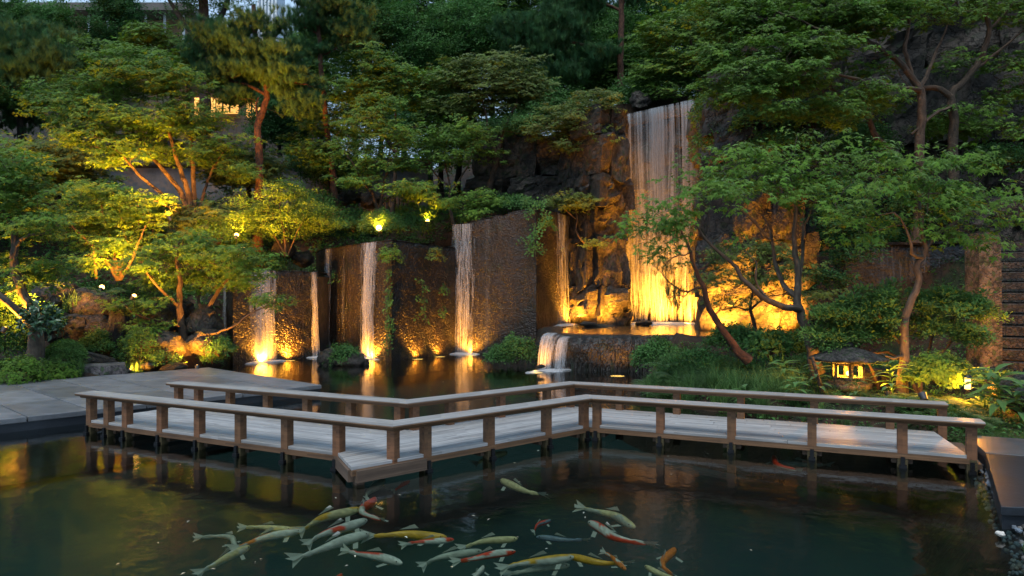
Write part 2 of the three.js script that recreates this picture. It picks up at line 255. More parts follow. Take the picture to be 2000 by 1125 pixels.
// ---------------------------------------------------------------- rock cliffs built of single blocks
function rockGeo(seed, w, h, d, amp, seg = [4, 4, 3], round = .18, crease = .55) {
  let g = new THREE.BoxGeometry(1, 1, 1, ...seg); g.deleteAttribute('uv'); g.deleteAttribute('normal'); g = mergeVertices(g, 1e-4);
  const p = g.attributes.position, r = rng(seed), o = [r() * 50, r() * 50, r() * 50], tilt = [r() - .5, r() - .5, r() - .5, r() - .5];
  for (let i = 0; i < p.count; i++) {
    let x = p.getX(i) * 2, y = p.getY(i) * 2, z = p.getZ(i) * 2; const L = Math.hypot(x, y, z) / Math.pow(Math.abs(x) ** 4 + Math.abs(y) ** 4 + Math.abs(z) ** 4, .25);
    const k = 1 - round * (L - 1) * 1.35; x *= k; y *= k; z *= k;
    x += tilt[0] * .25 * y; z += tilt[1] * .3 * y + tilt[2] * .22 * x; y += tilt[3] * .18 * x;
    const q = (n3(x * 1.1 + o[0], y * 1.1 + o[1], z * 1.1 + o[2]) - .5) * amp + (n3(x * 2.6 + o[1], y * 2.6 + o[2], z * 2.6 + o[0]) - .5) * amp * .45 + (n3(x * 6 + o[2], y * 6 + o[0], z * 6 + o[1]) - .5) * amp * .2 - amp * .14 * smooth(1 - Math.abs(n3(x * 1.6 + o[1], y * 3.4 + o[0], z * 1.6) - .5) * 2, .86, .98); const m = Math.hypot(x, y, z);
    p.setXYZ(i, (x + x / m * q) * w / 2, (y + y / m * q) * h / 2, (z + z / m * q) * d / 2);
  }
  return boxUV(toCreasedNormals(g, crease), 1.1);
}
const ROCKS = [1, 2, 3, 4, 5, 6, 7, 8].map((s) => rockGeo(s * 17, 1, 1, 1, .62, [9, 11, 4], .24));
const BOULDERS = [1, 2, 3, 4, 5, 6].map((s) => rockGeo(s * 29 + 5, 1, 1, 1, .5, [8, 8, 8], .9, 1.1));
function cliff(label, path, yb, yt, cell, seed, mats, opts = {}) {
  const t = thing('rock_cliff', label, 'rock cliff'), r = rng(seed), segs = []; let tot = 0;
  for (let i = 0; i < path.length - 1; i++) { const L = Math.hypot(path[i + 1][0] - path[i][0], path[i + 1][1] - path[i][1]); segs.push([tot, L]); tot += L; }
  const ptAt = (s) => { let i = segs.findIndex(([a, L]) => s <= a + L); if (i < 0) i = segs.length - 1; const [a, L] = segs[i], k = (s - a) / L, A = path[i], B = path[i + 1]; return [lerp(A[0], B[0], k), lerp(A[1], B[1], k), (B[1] - A[1]) / L, -(B[0] - A[0]) / L]; };
  let y = yb - .2; const top = (s) => typeof yt === 'function' ? yt(s / tot) : yt;
  const ytm = Math.max(top(0), top(tot / 2), top(tot));
  while (y < ytm) {
    const h = cell * (.6 + r() * .95); let s = -r() * cell * .6;
    while (s < tot) {
      const w = cell * (.4 + r() * .8), sc = clamp(s + w / 2, 0, tot), [x, d, nx, nd] = ptAt(sc);
      if (y + h * .5 < top(sc) + .3) {
        const m = part('rock', ROCKS[Math.floor(r() * ROCKS.length)], mats[Math.floor(r() * mats.length)], t); const out = (r() - .45) * cell * .38, dep = cell * (.7 + r() * .5);
        m.position.set(x + nx * (out - dep * .3), y + h / 2, -(d + nd * (out - dep * .3))); m.scale.set(w * 1.12, h * 1.14, dep * 1.15); m.rotation.set((r() - .5) * .14, Math.atan2(nx, -nd) + (r() - .5) * .25, (r() - .5) * .12);
      }
      s += w;
    }
    y += h;
  }
  const bk = opts.back ?? 1.4, pb = path.map((_, i) => { const a = path[Math.max(0, i - 1)], b = path[Math.min(path.length - 1, i + 1)], L = Math.hypot(b[0] - a[0], b[1] - a[1]); return [(b[1] - a[1]) / L, -(b[0] - a[0]) / L]; });
  part('rock_core', prism([...path.map(([x, d], i) => [x - pb[i][0] * .35, d - pb[i][1] * .35]), ...path.map(([x, d], i) => [x - pb[i][0] * (.35 + bk), d - pb[i][1] * (.35 + bk)]).reverse()], yb - .4, Math.min(top(0), top(tot), top(tot / 2)) - .2), M.rockCore, t);
  return t;
}
const CR = [M.rock, M.rockGrey, M.rockDark];
cliff('brown rock cliff of tall blocks above the dark wall, left of the tall waterfall', [[-1.4, 32.2], [.4, 31.5], [2.9, 31.2]], 4.8, (k) => 9.3 + .8 * k, 1.7, 3, CR);
cliff('column of stacked brown rocks standing just left of the tall waterfall', [[2.7, 30.7], [3.7, 29.7], [4.75, 30.3], [5.0, 32.4]], .8, (k) => 9.7 + .9 * k, 1.35, 8, CR);
cliff('rock face behind the falling water of the tall waterfall', [[4.7, 32.7], [9.2, 32.7]], .8, 10.9, 1.6, 14, CR, { back: .6 });
cliff('rock face right of the tall waterfall glowing gold from the lamp at its foot', [[8.9, 32.2], [8.5, 28.6], [7.7, 24.6], [10.1, 23.5], [10.6, 26]], .8, (k) => 10.8 - 2.2 * k, 1.9, 21, CR);
cliff('high blue-grey rock cliff in the shade at the upper right', [[10.4, 26.3], [13, 26.4], [16.5, 24.6], [20, 21.5], [23, 17]], 3.6, (k) => 13.5 + k, 2.1, 33, CR);
cliff('low dark rocks under the pair of trees at the right', [[13.3, 20.2], [15.3, 19.6], [18, 17.4]], 0, 4.3, 1.3, 44, CR);

// stone pillar and stair at the right edge
{
  const t = thing('stone_pillar', 'tall rough square stone pillar beside the stone stair', 'pillar', D(11.05, 16, 0)); const g = rockGeo(91, .5, 3.9, .5, .1, [4, 14, 4], .04); g.translate(0, 1.85, 0); part('shaft', g, std({ color: col(.2, .15, .11), map: T.stone, bumpMap: T.stoneBump, bumpScale: .05, roughness: .8 }), t);
  const s = thing('stone_stair', 'stone stair climbing beside the pillar at the right edge', 'stair', D(11.3, 15.75, 0)); s.rotation.y = -.62; const r = rng(77);
  for (let k = 0; k < 13; k++) { const n = 3; let x = -.1; for (let i = 0; i < n; i++) { const w = .75 + r() * .55; const g = prism([[x + .008, k * .27], [x + w - .008, k * .27 - .02 + r() * .03], [x + w - .008, k * .27 + .5], [x + .008, k * .27 + .5]], .3 + k * .27, .3 + k * .27 + .255, .02); part('step_stone', g, [M.rockGrey, M.rock][Math.floor(r() * 2)], s); x += w; } }
  part('stair_core', prism([[-.1, .4], [3, .4], [3, 5], [-.1, 5]], 0, .5), M.rockCore, s);
  for (let k = 1; k < 13; k++) part('riser_core', box(3, .27, .3, 1.4, .3 + k * .27 - .14, -(k * .27 + .4)), M.rockCore, s);
}
const rv = (r) => V(r() - .5, r() - .5, r() - .5);
// ---------------------------------------------------------------- falling water: bundles of thin strands
function strands(list, sides = 4) { // each: {pts:[V], w, t}
  const pos = [], idx = [];
  for (const { pts, w, t, nx, nz } of list) {
    const b = pos.length / 3, ux = -nz, uz = nx;
    pts.forEach((p, j) => { const k = j / (pts.length - 1), ww = w * (.75 + .4 * n3(p.x * 3, p.y * .8, p.z * 3)), c = [[-ww / 2, 0], [0, t], [ww / 2, 0], [0, -t * .4]]; for (const [a, q] of c) pos.push(p.x + ux * a + nx * q, p.y, p.z + uz * a + nz * q); });
    for (let j = 0; j < pts.length - 1; j++) for (let i = 0; i < 4; i++) { const a = b + j * 4 + i, c = b + j * 4 + (i + 1) % 4; idx.push(a, c, a + 4, c, c + 4, a + 4); }
  }
  const g = new THREE.BufferGeometry(); g.setAttribute('position', new THREE.Float32BufferAttribute(pos, 3)); g.setIndex(idx); g.computeVertexNormals(); return g;
}
function stream(label, A, B, f0, f1, yt, yb, n, wmin, wmax, seed, mat = M.fall, throwOut = .12, foam = true) { // on face A->B between fractions f0..f1
  const t = thing('water_stream', label, 'water stream', null, 'streams running down the walls'), r = rng(seed), L = Math.hypot(B[0] - A[0], B[1] - A[1]), nx = (B[1] - A[1]) / L, nd = -(B[0] - A[0]) / L, list = [];
  // the film breaks over the pebbles: many short, thin runs, dense in the middle and fraying at the sides
  for (let i = 0; i < n * 6; i++) {
    const f = f0 + (f1 - f0) * (.5 + ((r() + r() + r()) / 3 - .5) * 1.7), len = .25 + 1.5 * r() ** 2, y0 = lerp(yt, yb, Math.max(0, r() * 1.15 - .15)), y1 = Math.max(yb, y0 - len); if (y0 - y1 < .06) continue;
    const x0 = lerp(A[0], B[0], f), d0 = lerp(A[1], B[1], f), w = lerp(wmin, wmax, r() ** 2) * 1.05, pts = [], s = r() * 9, o = throwOut * (.3 + r()), m = Math.max(2, Math.ceil((y0 - y1) / .22));
    for (let j = 0; j <= m; j++) { const y = lerp(y0, y1, j / m), k = (yt - y) / (yt - yb), out = .045 + o * Math.sqrt(k) * .8, sw = (n3(s + x0 * 2, y * 1.6, 3) - .5) * .09; pts.push(V(x0 + nx * out + (B[0] - A[0]) / L * sw, y, -(d0 + nd * out + (B[1] - A[1]) / L * sw))); }
    list.push({ pts, w, t: .006, nx, nz: -nd });
  }
  part('strand_bundle', strands(list), mat, t);
  if (foam) { const c = [lerp(A[0], B[0], (f0 + f1) / 2) + nx * .2, lerp(A[1], B[1], (f0 + f1) / 2) + nd * .2], W = Math.max(.35, (f1 - f0) * L * 1.0), g = new THREE.SphereGeometry(1, 24, 8, 0, Math.PI * 2, 0, Math.PI / 2); const p = g.attributes.position; for (let i = 0; i < p.count; i++) { const q = .7 + .6 * n3(p.getX(i) * 3 + seed, 2, p.getZ(i) * 3); p.setXYZ(i, p.getX(i) * W * q, Math.max(0, p.getY(i) * .06 * q), p.getZ(i) * .36 * q); } g.computeVertexNormals(); g.rotateY(Math.atan2(nx, -nd)).translate(c[0], yb + .004, -c[1]); part('foam', g, M.foam, t); }
  return t;
}
stream('broad amber-lit stream on the lowest wall beside its corner', W1[1], W1[2], .2, .42, 3.3, 0, 90, .02, .09, 1);
stream('narrow amber stream at the left end of the lowest wall', W1[0], W1[1], .35, .6, 3.2, 0, 26, .015, .06, 2);
stream('thin pale stream at the right end of the lowest wall', W1[1], W1[2], .9, .97, 3.3, 0, 26, .015, .07, 3);
stream('grey stream at the left of the middle wall', W2[1], W2[2], .07, .17, 4.3, 0, 50, .015, .07, 4);
stream('brightest white stream left of the front corner of the middle wall', W2[1], W2[2], .66, .8, 4.4, 0, 110, .02, .09, 5, M.fall, .2);
stream('hair-thin trickle between the two streams of the middle wall', W2[1], W2[2], .35, .39, 4.35, .6, 6, .008, .02, 6, M.fallThin, .05, false);
stream('wide veil of streams at the left of the tallest wall', W3[0], W3[1], .05, .25, 5.35, 0, 100, .012, .07, 7, M.fall, .14);
stream('single thin thread of water on the dark tallest wall', W3[0], W3[1], .42, .47, 5.5, 0, 8, .01, .025, 8, M.fallThin, .06, false);
stream('pair of streams on the lit right face of the tallest wall', W3[1], W3[2], .5, .85, 5.9, 1.12, 50, .02, .08, 9, M.fall, .12);
stream('faint grey veil on the black wall behind the right maple', [9.9, 20.6], [13.2, 19.4], .25, .7, 3.85, .4, 14, .01, .05, 10, M.fallThin, .08, false);
{ // the tall fall leaps from its lip
  const t = thing('tall_waterfall', 'tall silky waterfall leaping from the rock lip and glowing gold below', 'waterfall'), r = rng(61), list = [], thin = [];
  const A = [4.85, 31.9], B = [8.6, 31.5]; const groups = [[.02, .1, 24], [.14, .18, 8], [.26, .33, 8], [.4, .56, 34], [.64, .7, 10], [.78, .95, 24], [0, 1, 20]];
  for (const [a, b, n] of groups) for (let i = 0; i < n * 8; i++) {
    const f = (a + b) / 2 + (b - a) * ((r() + r() + r()) / 3 - .5) * 1.8, x0 = lerp(A[0], B[0], f), d0 = lerp(A[1], B[1], f), yt = lerp(10.75, 11.5, clamp(f, 0, 1)), w = .01 + .04 * r() ** 2, pts = [], s = r() * 20, v = .35 + r() * .35, fan = ((r() + r()) / 2 - .5) * 1.5;
    const soft = r() < .2, k0 = soft || r() < .15 ? 0 : Math.pow(r(), .75) * .92, k1 = soft ? .45 + r() * .55 : Math.min(1, k0 + .08 + .35 * r()), m = Math.ceil((k1 - k0) * 26) + 1;
    for (let j = 0; j <= m; j++) { const k = lerp(k0, k1, j / m), y = lerp(yt + .03, 1.12, k), fall = Math.max(0, yt - y), out = v * Math.sqrt(2 * fall / 9.8) * .75; pts.push(V(x0 + (n3(s, y * .7, 1) - .5) * .25 * k + fan * k * k, y, -(d0 - out + .05))); }
    (soft || r() < .5 ? thin : list).push({ pts, w: soft ? w * 2.6 + .03 : w * 1.7, t: .006, nx: 0, nz: 1 });
  }
  part('strand_bundle', strands(list), M.fall, t); part('strand_bundle', strands(thin), M.fallThin, t);
  const lip = rockGeo(301, 4.0, .5, 1.4, .22, [12, 3, 4], .2); const lm = part('lip_rock', lip, M.rockDark, t); lm.position.set(6.78, 10.88, -32.55); lm.rotation.z = .2;
  const g = new THREE.SphereGeometry(1, 40, 8, 0, Math.PI * 2, 0, Math.PI / 2), p = g.attributes.position; for (let i = 0; i < p.count; i++) { const q = .65 + .7 * n3(p.getX(i) * 4, 2, p.getZ(i) * 4); p.setXYZ(i, p.getX(i) * 2 * q, Math.max(0, p.getY(i) * .1 * q), p.getZ(i) * .5 * q); } g.computeVertexNormals(); part('foam', g.translate(6.6, 1.104, -30.9), M.foam, t);
}
{ // small cascade over the ledge
  const t = thing('small_cascade', 'short white cascade spilling over the low ledge into the pond', 'waterfall'), r = rng(71), list = [];
  for (const [f0, f1, n, top] of [[0, .4, 150, 1.0], [.6, .95, 120, .9], [.4, .62, 16, .95]]) for (let i = 0; i < n; i++) {
    const f = lerp(f0, f1, r()), x0 = lerp(1.05, 1.85, f), d0 = lerp(22.2, 21.55, f), pts = [], o = .22 + r() * .25;
    pts.push(V(x0 + .12, top + .16, -(d0 + .35)));
    for (let j = 0; j <= 9; j++) { const k = j / 9; pts.push(V(x0 - o * .55 * Math.sqrt(k), lerp(top + .13, 0, k * k * .6 + k * .4), -(d0 - o * Math.sqrt(k) * .9))); }
    const q0 = Math.floor(r() * 7), cut = r() < .35 ? pts : pts.slice(q0, q0 + 3 + Math.floor(r() * 4)); if (cut.length > 1) list.push({ pts: cut.map((p) => p.clone().add(rv(r).multiplyScalar(.03))), w: .014 + r() * .04, t: .006, nx: -.5, nz: .86 });
  }
  part('strand_bundle', strands(list), M.fall, t);
  const g = new THREE.SphereGeometry(1, 24, 8, 0, Math.PI * 2, 0, Math.PI / 2), p = g.attributes.position; for (let i = 0; i < p.count; i++) { const q = .65 + .7 * n3(p.getX(i) * 4, 2, p.getZ(i) * 4); p.setXYZ(i, p.getX(i) * .85 * q, Math.max(0, p.getY(i) * .05 * q), p.getZ(i) * .3 * q); } g.computeVertexNormals(); part('foam', g.rotateY(.6).translate(1.2, .004, -21.5), M.foam, t);
}
// ---------------------------------------------------------------- zigzag bridge
{
  const t = thing('footbridge', 'zigzag wooden footbridge with low railings crossing the koi pond', 'footbridge');
  const F = [[-7.24, 11.72], [-1.54, 8.87], [1.27, 11.28], [6.08, 9.09]], R = [[-6.38, 13.09], [-1.64, 10.73], [1.16, 13.09], [6.58, 10.63]];
  const RT = DECK_Y + .45;                            // rail top
  const unit = (a, b) => { const L = Math.hypot(b[0] - a[0], b[1] - a[1]); return [(b[0] - a[0]) / L, (b[1] - a[1]) / L, L]; };
  const r = rng(12);
  // deck: planks run along each span and are mitred at the bends
  const off = (P, Q, s) => { const [ux, ud] = unit(P, Q); return [[P[0] - ud * s, P[1] + ux * s], [Q[0] - ud * s, Q[1] + ux * s]]; };
  const cross = (a, b) => { const [x1, y1] = a[0], [x2, y2] = a[1], [x3, y3] = b[0], [x4, y4] = b[1], k = ((x1 - x3) * (y3 - y4) - (y1 - y3) * (x3 - x4)) / ((x1 - x2) * (y3 - y4) - (y1 - y2) * (x3 - x4)); return [x1 + k * (x2 - x1), y1 + k * (y2 - y1)]; };
  const e = .05, f1 = off(F[0], F[1], -e), f2 = off(F[1], F[2], -e), f3 = off(F[2], F[3], -e), r1 = off(R[0], R[1], e), r2 = off(R[1], R[2], e), r3 = off(R[2], R[3], e);
  const tip = [-1.98, 8.42], u2 = unit(F[1], F[2]), cut = [-2.42, 9.36], rb1 = cross(r1, r2), fm = cross(f2, f3), rm = cross(r2, r3);
  const f1hit = cross(f1, [tip, cut]), tipc = cross(f2, [tip, cut]);
  const spans = [[[f1[0], f1hit, cut, rb1, r1[0]], unit(F[0], F[1])], [[tipc, fm, rm, rb1, cut], u2], [[fm, f3[1], r3[1], rm], unit(F[2], F[3])]];
  for (const [poly, u] of spans) {
    const n = [-u[1], u[0]], offs = poly.map((p) => p[0] * n[0] + p[1] * n[1]), lo = Math.min(...offs), hi = Math.max(...offs), N = Math.round((hi - lo) / .135), w = (hi - lo) / N;
    for (let k = 0; k < N; k++) {
      let q = clipHalf(clipHalf(poly, -n[0], -n[1], -(lo + k * w + .003)), n[0], n[1], lo + (k + 1) * w - .003); if (q.length < 3) continue;
      const al = q.map((p) => p[0] * u[0] + p[1] * u[1]), a0 = Math.min(...al), a1 = Math.max(...al), mid = a1 - a0 > 3.2 ? a0 + (a1 - a0) * (k % 2 ? .42 : .58) : null;
      for (const c of mid ? [clipHalf(q, u[0], u[1], mid - .002), clipHalf(q, -u[0], -u[1], -mid - .002)] : [q]) {
        if (c.length < 3) continue; const y = DECK_Y - r() * .003, g = prism(c, y - .045, y, .004), p = g.attributes.position, uv = g.attributes.uv, o = r() * 3;
        for (let i = 0; i < p.count; i++) { const a = p.getX(i) * u[0] - p.getZ(i) * u[1], b = p.getX(i) * n[0] - p.getZ(i) * n[1]; uv.setXY(i, a / 1.6 + o, (b + p.getY(i)) / 1.1 + o * 1.7); }
        part('plank', g, M.plank[Math.floor(r() * 3)], t);
      }
    }
  }
  // swept beams with mitred ends
  function sweep(A, B, yTop, prof, nA, nB, vr) { // prof: [[side, y]...] closed
    const u = unit(A, B), n = [-u[1], u[0]], pos = [], uv = [], P = prof.length;
    const ring = (C, m) => prof.map(([s, y]) => { const x = C[0] + n[0] * s, d = C[1] + n[1] * s, k = m ? ((C[0] - x) * m[0] + (C[1] - d) * m[1]) / (u[0] * m[0] + u[1] * m[1]) : 0; return V(x + u[0] * k, yTop + y, -(d + u[1] * k)); });
    const a = ring(A, nA), b = ring(B, nB), L = u[2]; let per = 0;
    const push = (p, x, y) => { pos.push(p.x, p.y, p.z); uv.push(x, y); };
    for (let i = 0; i < P; i++) { const j = (i + 1) % P, q = Math.hypot(prof[j][0] - prof[i][0], prof[j][1] - prof[i][1]), v0 = vr + per, v1 = vr + per + q; per += q; push(a[i], vr, v0); push(b[i], vr + L / 1.6, v0); push(b[j], vr + L / 1.6, v1); push(a[i], vr, v0); push(b[j], vr + L / 1.6, v1); push(a[j], vr, v1); }
    for (let i = 1; i < P - 1; i++) { push(a[0], 0, 0); push(a[i], .1, 0); push(a[i + 1], .1, .1); push(b[0], 0, 0); push(b[i + 1], .1, .1); push(b[i], .1, 0); }
    const g = new THREE.BufferGeometry(); g.setAttribute('position', new THREE.Float32BufferAttribute(pos, 3)); g.setAttribute('uv', new THREE.Float32BufferAttribute(uv, 2)); g.computeVertexNormals(); return g;
  }
  const cap = [[-.165, -.032], [-.175, -.008], [-.167, 0], [.167, 0], [.175, -.008], [.165, -.032]], under = [[-.075, -.08], [-.09, -.033], [.09, -.033], [.075, -.08]];
  for (const L of [F, R]) for (let i = 0; i < 3; i++) {
    const u = unit(L[i], L[i + 1]), up = i ? unit(L[i - 1], L[i]) : null, un = i < 2 ? unit(L[i + 1], L[i + 2]) : null;
    const A = i ? L[i] : [L[i][0] - u[0] * .16, L[i][1] - u[1] * .16], B = i < 2 ? L[i + 1] : [L[i + 1][0] + u[0] * .16, L[i + 1][1] + u[1] * .16];
    const nA = up ? [up[0] + u[0], up[1] + u[1]] : null, nB = un ? [un[0] + u[0], un[1] + u[1]] : null;
    const h = part('handrail', sweep(A, B, RT, cap, nA, nB, r()), M.railWood, t); part('cap_board', sweep(A, B, RT + .012, [[-.169, -.0115], [-.169, -.003], [-.165, 0], [.165, 0], [.169, -.003], [.169, -.0115]], nA, nB, r()), M.railTop, h); part('rail_moulding', sweep(A, B, RT, under, nA, nB, r()), M.railWood, h);
  }
  // posts: where they are met along each railing
  const meet = (A, B, px) => { const k = (px - CX) / FL, u = unit(A, B), s = (k * A[1] - A[0]) / (u[0] - k * u[1]); return [A[0] + u[0] * s, A[1] + u[1] * s]; };
  const PX = [[F, [[179, 213, 249, 317, 390, 470, 561, 662, 768], [831, 955, 1067, 1140], [1166, 1290, 1429, 1586, 1762, 1897]]], [R, [[349, 388, 450, 523, 600, 685, 780], [809, 878, 978, 1068, 1114], [1210, 1322, 1447, 1590, 1738, 1840]]]];
  const pg = boxUV(new THREE.BoxGeometry(.12, 1, .12).translate(0, -.5, 0), .6), foot = join([box(.05, .16, .03, 0, .02, 0), box(.09, .06, .06, 0, -.04, 0)]);
  const posts = { F: [], R: [] };
  for (const [L, rows] of PX) rows.forEach((row, i) => row.forEach((px, q) => {
    const c = meet(L[i], L[i + 1], px), u = unit(L[i], L[i + 1]), m = part('post', pg, M.post[Math.floor(r() * 2)], t), corner = px === 768;
    m.scale.y = corner ? .42 : .42 + .5; m.position.set(c[0], RT - .078, -c[1]); m.rotation.y = Math.atan2(u[1], u[0]); m.scale.x = m.scale.z = 1 + (r() - .5) * .06;
    if (L === F && !corner) { const pf = part('post_foot', pg, M.mossWood, m); pf.scale.set(1.03, .38 / m.scale.y, 1.03); pf.position.y = -.43 / m.scale.y; const s = part('post_bracket', foot, M.metal, m); s.scale.y = 1 / m.scale.y; s.position.set(0, -.56 / m.scale.y, .09); }
    (L === F ? posts.F : posts.R).push([c, u, i]);
  }));
  // edge boards under the planks and cross beams between the posts
  const edge = [[-.02, -.115], [-.02, -.047], [.02, -.047], [.02, -.115]];
  for (const [[A, B], s] of [[[f1[0], f1hit], 1], [[tipc, fm], 1], [[fm, f3[1]], 1], [[r1[0], rb1], 0], [[rb1, rm], 0], [[rm, r3[1]], 0]]) part('edge_board', sweep(A, B, DECK_Y, edge, null, null, r()), M.railWood, t);
  const big = [[-.04, -.2], [-.04, -.05], [.04, -.05], [.04, -.2]];
  part('skirt_beam', sweep([tip[0] + .05, tip[1] + .02], [tip[0] + u2[0] * 1.05 + .03, tip[1] + u2[1] * 1.05], DECK_Y, big, null, null, .2), M.beam, t);
  part('skirt_beam', sweep([tip[0] - .02, tip[1] + .06], [cut[0] + .0, cut[1] + .0], DECK_Y, big, null, null, .5), M.beam, t);
  { const m = part('corner_pile', pg, M.beam, t); m.position.set(tip[0] + .06, DECK_Y - .05, -(tip[1] + .12)); m.scale.set(.9, .5, .9); m.rotation.y = .7; }
  for (const [c, u, i] of posts.F) { const n = [-u[1], u[0]], B = [c[0] + n[0] * 1.5, c[1] + n[1] * 1.5]; part('cross_beam', sweep([c[0] + n[0] * .03, c[1] + n[1] * .03], B, DECK_Y - .07, [[-.13, -.13], [-.13, -.05], [.13, -.05], [.13, -.13]], null, null, r()), M.beam, t); }
}
// ---------------------------------------------------------------- lamps
function lamp(kind, label, p, I, o = {}) { // small fitting with a glowing bulb and a light of the same colour inside it
  const t = thing(kind, label, o.cat ?? 'lamp', p, o.group ?? 'garden lamps'), rad = o.r ?? .05;
  if (kind === 'garden_spotlight') { part('stake', new THREE.CylinderGeometry(.012, .012, .3, 8).translate(0, -.2, 0), M.metal, t); const h = part('housing', new THREE.CylinderGeometry(.07, .05, .13, 14, 1, true).translate(0, -.075, 0), std({ color: col(.03, .03, .03), roughness: .5, side: THREE.DoubleSide }), t); h.quaternion.setFromUnitVectors(V(0, 1, 0), V(...(o.aim ?? [0, 1, 0])).normalize()); part('bulb', new THREE.SphereGeometry(rad, 12, 10), glow(o.glow ?? 3), t); }
  if (kind === 'pond_light') { part('rim', new THREE.TorusGeometry(.22, .02, 8, 24).rotateX(Math.PI / 2).translate(0, -.09, 0), M.metal, t); part('lens', new THREE.CylinderGeometry(.21, .21, .03, 24).translate(0, -.09, 0), glow(o.glow ?? 2.6), t); }
  const l = new THREE.SpotLight(o.color ?? AMBER, I * (o.gain ?? 3.4), 0, o.angle ?? 1.25, .9, 2), aim = o.aim ?? [0, 1, -.35]; l.target.position.set(...aim); t.add(l.target); l.position.y = kind === 'pond_light' ? .0 : 0; l.castShadow = true; l.shadow.radius = Math.max(1, rad * .7 / .02); l.name = kind + '_light'; t.add(l); return t;
}
const PL = (label, x, d, y, I, o) => lamp('pond_light', label, D(x, d, y), I, { group: 'round lights at the feet of the falls', cat: 'pond light', r: .09, ...o });
PL('round water light at the left corner of the lowest wall', -10.05, 23.9, .05, 11);
PL('round water light under the broad stream of the lowest wall', -8.95, 24.32, .05, 30);
PL('round water light near the right end of the lowest wall', -8.25, 25.3, .05, 18);
PL('round water light under the brightest stream of the middle wall', -5.28, 25.5, .05, 15);
PL('round water light right of the corner of the middle wall', -3.58, 25.92, .05, 8);
PL('round water light under the right face of the middle wall', -2.85, 26.98, .05, 6);
PL('round water light under the wide veil of the tallest wall', -1.68, 27.75, .05, 8);
PL('round basin light below the pair of streams on the tallest wall', 2.75, 29.3, 1.16, 28);
PL('round basin light at the left foot of the tall waterfall', 5.5, 30.4, 1.16, 26);
PL('round basin light in the middle of the foot of the tall waterfall', 6.85, 30.3, 1.16, 50);
PL('round basin light right of the foot of the tall waterfall', 7.9, 30.4, 1.16, 46);
PL('round basin light at the foot of the rock column', 4.0, 28.9, 1.16, 26);
PL('round basin light under the golden rock face', 8.9, 22.6, 1.16, 60, { aim: [.1, 1, -1], angle: 1.0 });
PL('round basin light at the left end of the golden rock face', 7.3, 23.9, 1.16, 54, { aim: [.3, 1, -1], angle: 1.0 });
PL('round water light under the small cascade', .75, 21.35, .05, 4);
PL('round water light in front of the dark ledge', 3.15, 20.4, .05, 2.5);
const SL = (label, px, py, d, I, o) => lamp('garden_spotlight', label, at(px, py, d), I, { cat: 'spotlight', gain: .8, angle: 1.15, aim: [0, 1, -.2], ...o });
SL('brightest garden spotlight above the middle wall', 740, 445, 26.6, 130, { r: .11, glow: 10, aim: [-.1, 1, -.5], angle: 1.05 });
SL('garden spotlight in the shrub right of the brightest one', 835, 431, 28.4, 40, { r: .075, glow: 6 });
SL('garden spotlight inside the front maple', 378, 495, 23.2, 230, { r: .085, glow: 7, aim: [-.3, 1, -.5] });
SL('lower spotlight of the pair beside the pine foot', 475, 487, 25.0, 200, { r: .09, glow: 7, aim: [.8, 1, -.5], angle: .9 });
SL('upper spotlight of the pair beside the pine foot', 462, 459, 26.2, 50, { r: .08, glow: 6, aim: [0, 1, -.7], angle: .9 });
SL('garden spotlight above the left boulders', 199, 561, 22.4, 420, { r: .075, glow: 7, aim: [.15, 1, -.6] });
SL('small garden spotlight below the front maple branches', 262, 578, 20.3, 70, { r: .06, glow: 6, aim: [.7, 1, -.2], angle: 1.3 });
SL('garden spotlight among the shrubs at the left edge', 10, 640, 17.6, 110, { r: .03, aim: [.1, 1, -.7], angle: 1.3 });
SL('garden spotlight behind the left leaning tree', 62, 600, 19.6, 220, { r: .04, aim: [-.2, 1, -.6], angle: 1.3 });
SL('garden spotlight in the grass beside the flat stone', 254, 722, 19.2, 24, { r: .03, aim: [.6, 1, -.9], angle: 1.2 });
SL('garden spotlight at the foot of the spreading hillside maple', 330, 425, 26.2, 380, { r: .04, aim: [-.9, 1, -.6], angle: .85 });
SL('garden spotlight hidden behind the shrubs under the hillside maple', 230, 440, 26.6, 330, { r: .04, aim: [-.5, 1, -.5], angle: .8 });
SL('garden spotlight under the front maple', 385, 714, 20.1, 80, { r: .025, aim: [-.3, 1, -.45], angle: 1.25 });
SL('garden spotlight in the ferns by the right bridge end', 1800, 768, 11.9, 20, { r: .02, glow: 3, aim: [0, 1, -.9], angle: 1.35 });
SL('garden spotlight shining onto the stone stair', 1962, 735, 13.6, 42, { r: .015, aim: [.5, .8, -.8], angle: 1.2 });
SL('garden spotlight at the root of the S-curved maple', 1735, 765, 12.9, 6, { r: .015, aim: [.3, 1, -.4], angle: 1.2 });
{
  const t = thing('lamp_post', 'short glowing lamp post near the right edge, by the ferns', 'lamp', D((1890 - CX) / FL * 12.4, 12.4, .3));
  part('pole', new THREE.CylinderGeometry(.03, .04, .36, 8).translate(0, .18, 0), M.barkDark, t); part('cap', new THREE.CylinderGeometry(.05, .075, .05, 12).translate(0, .6, 0), M.metal, t);
  part('bulb', new THREE.CylinderGeometry(.045, .05, .2, 12).translate(0, .47, 0), glow(3), t); const l = new THREE.PointLight(AMBER, 7, 0, 2); l.position.y = .47; l.shadow.radius = 2; l.castShadow = true; t.add(l);
}
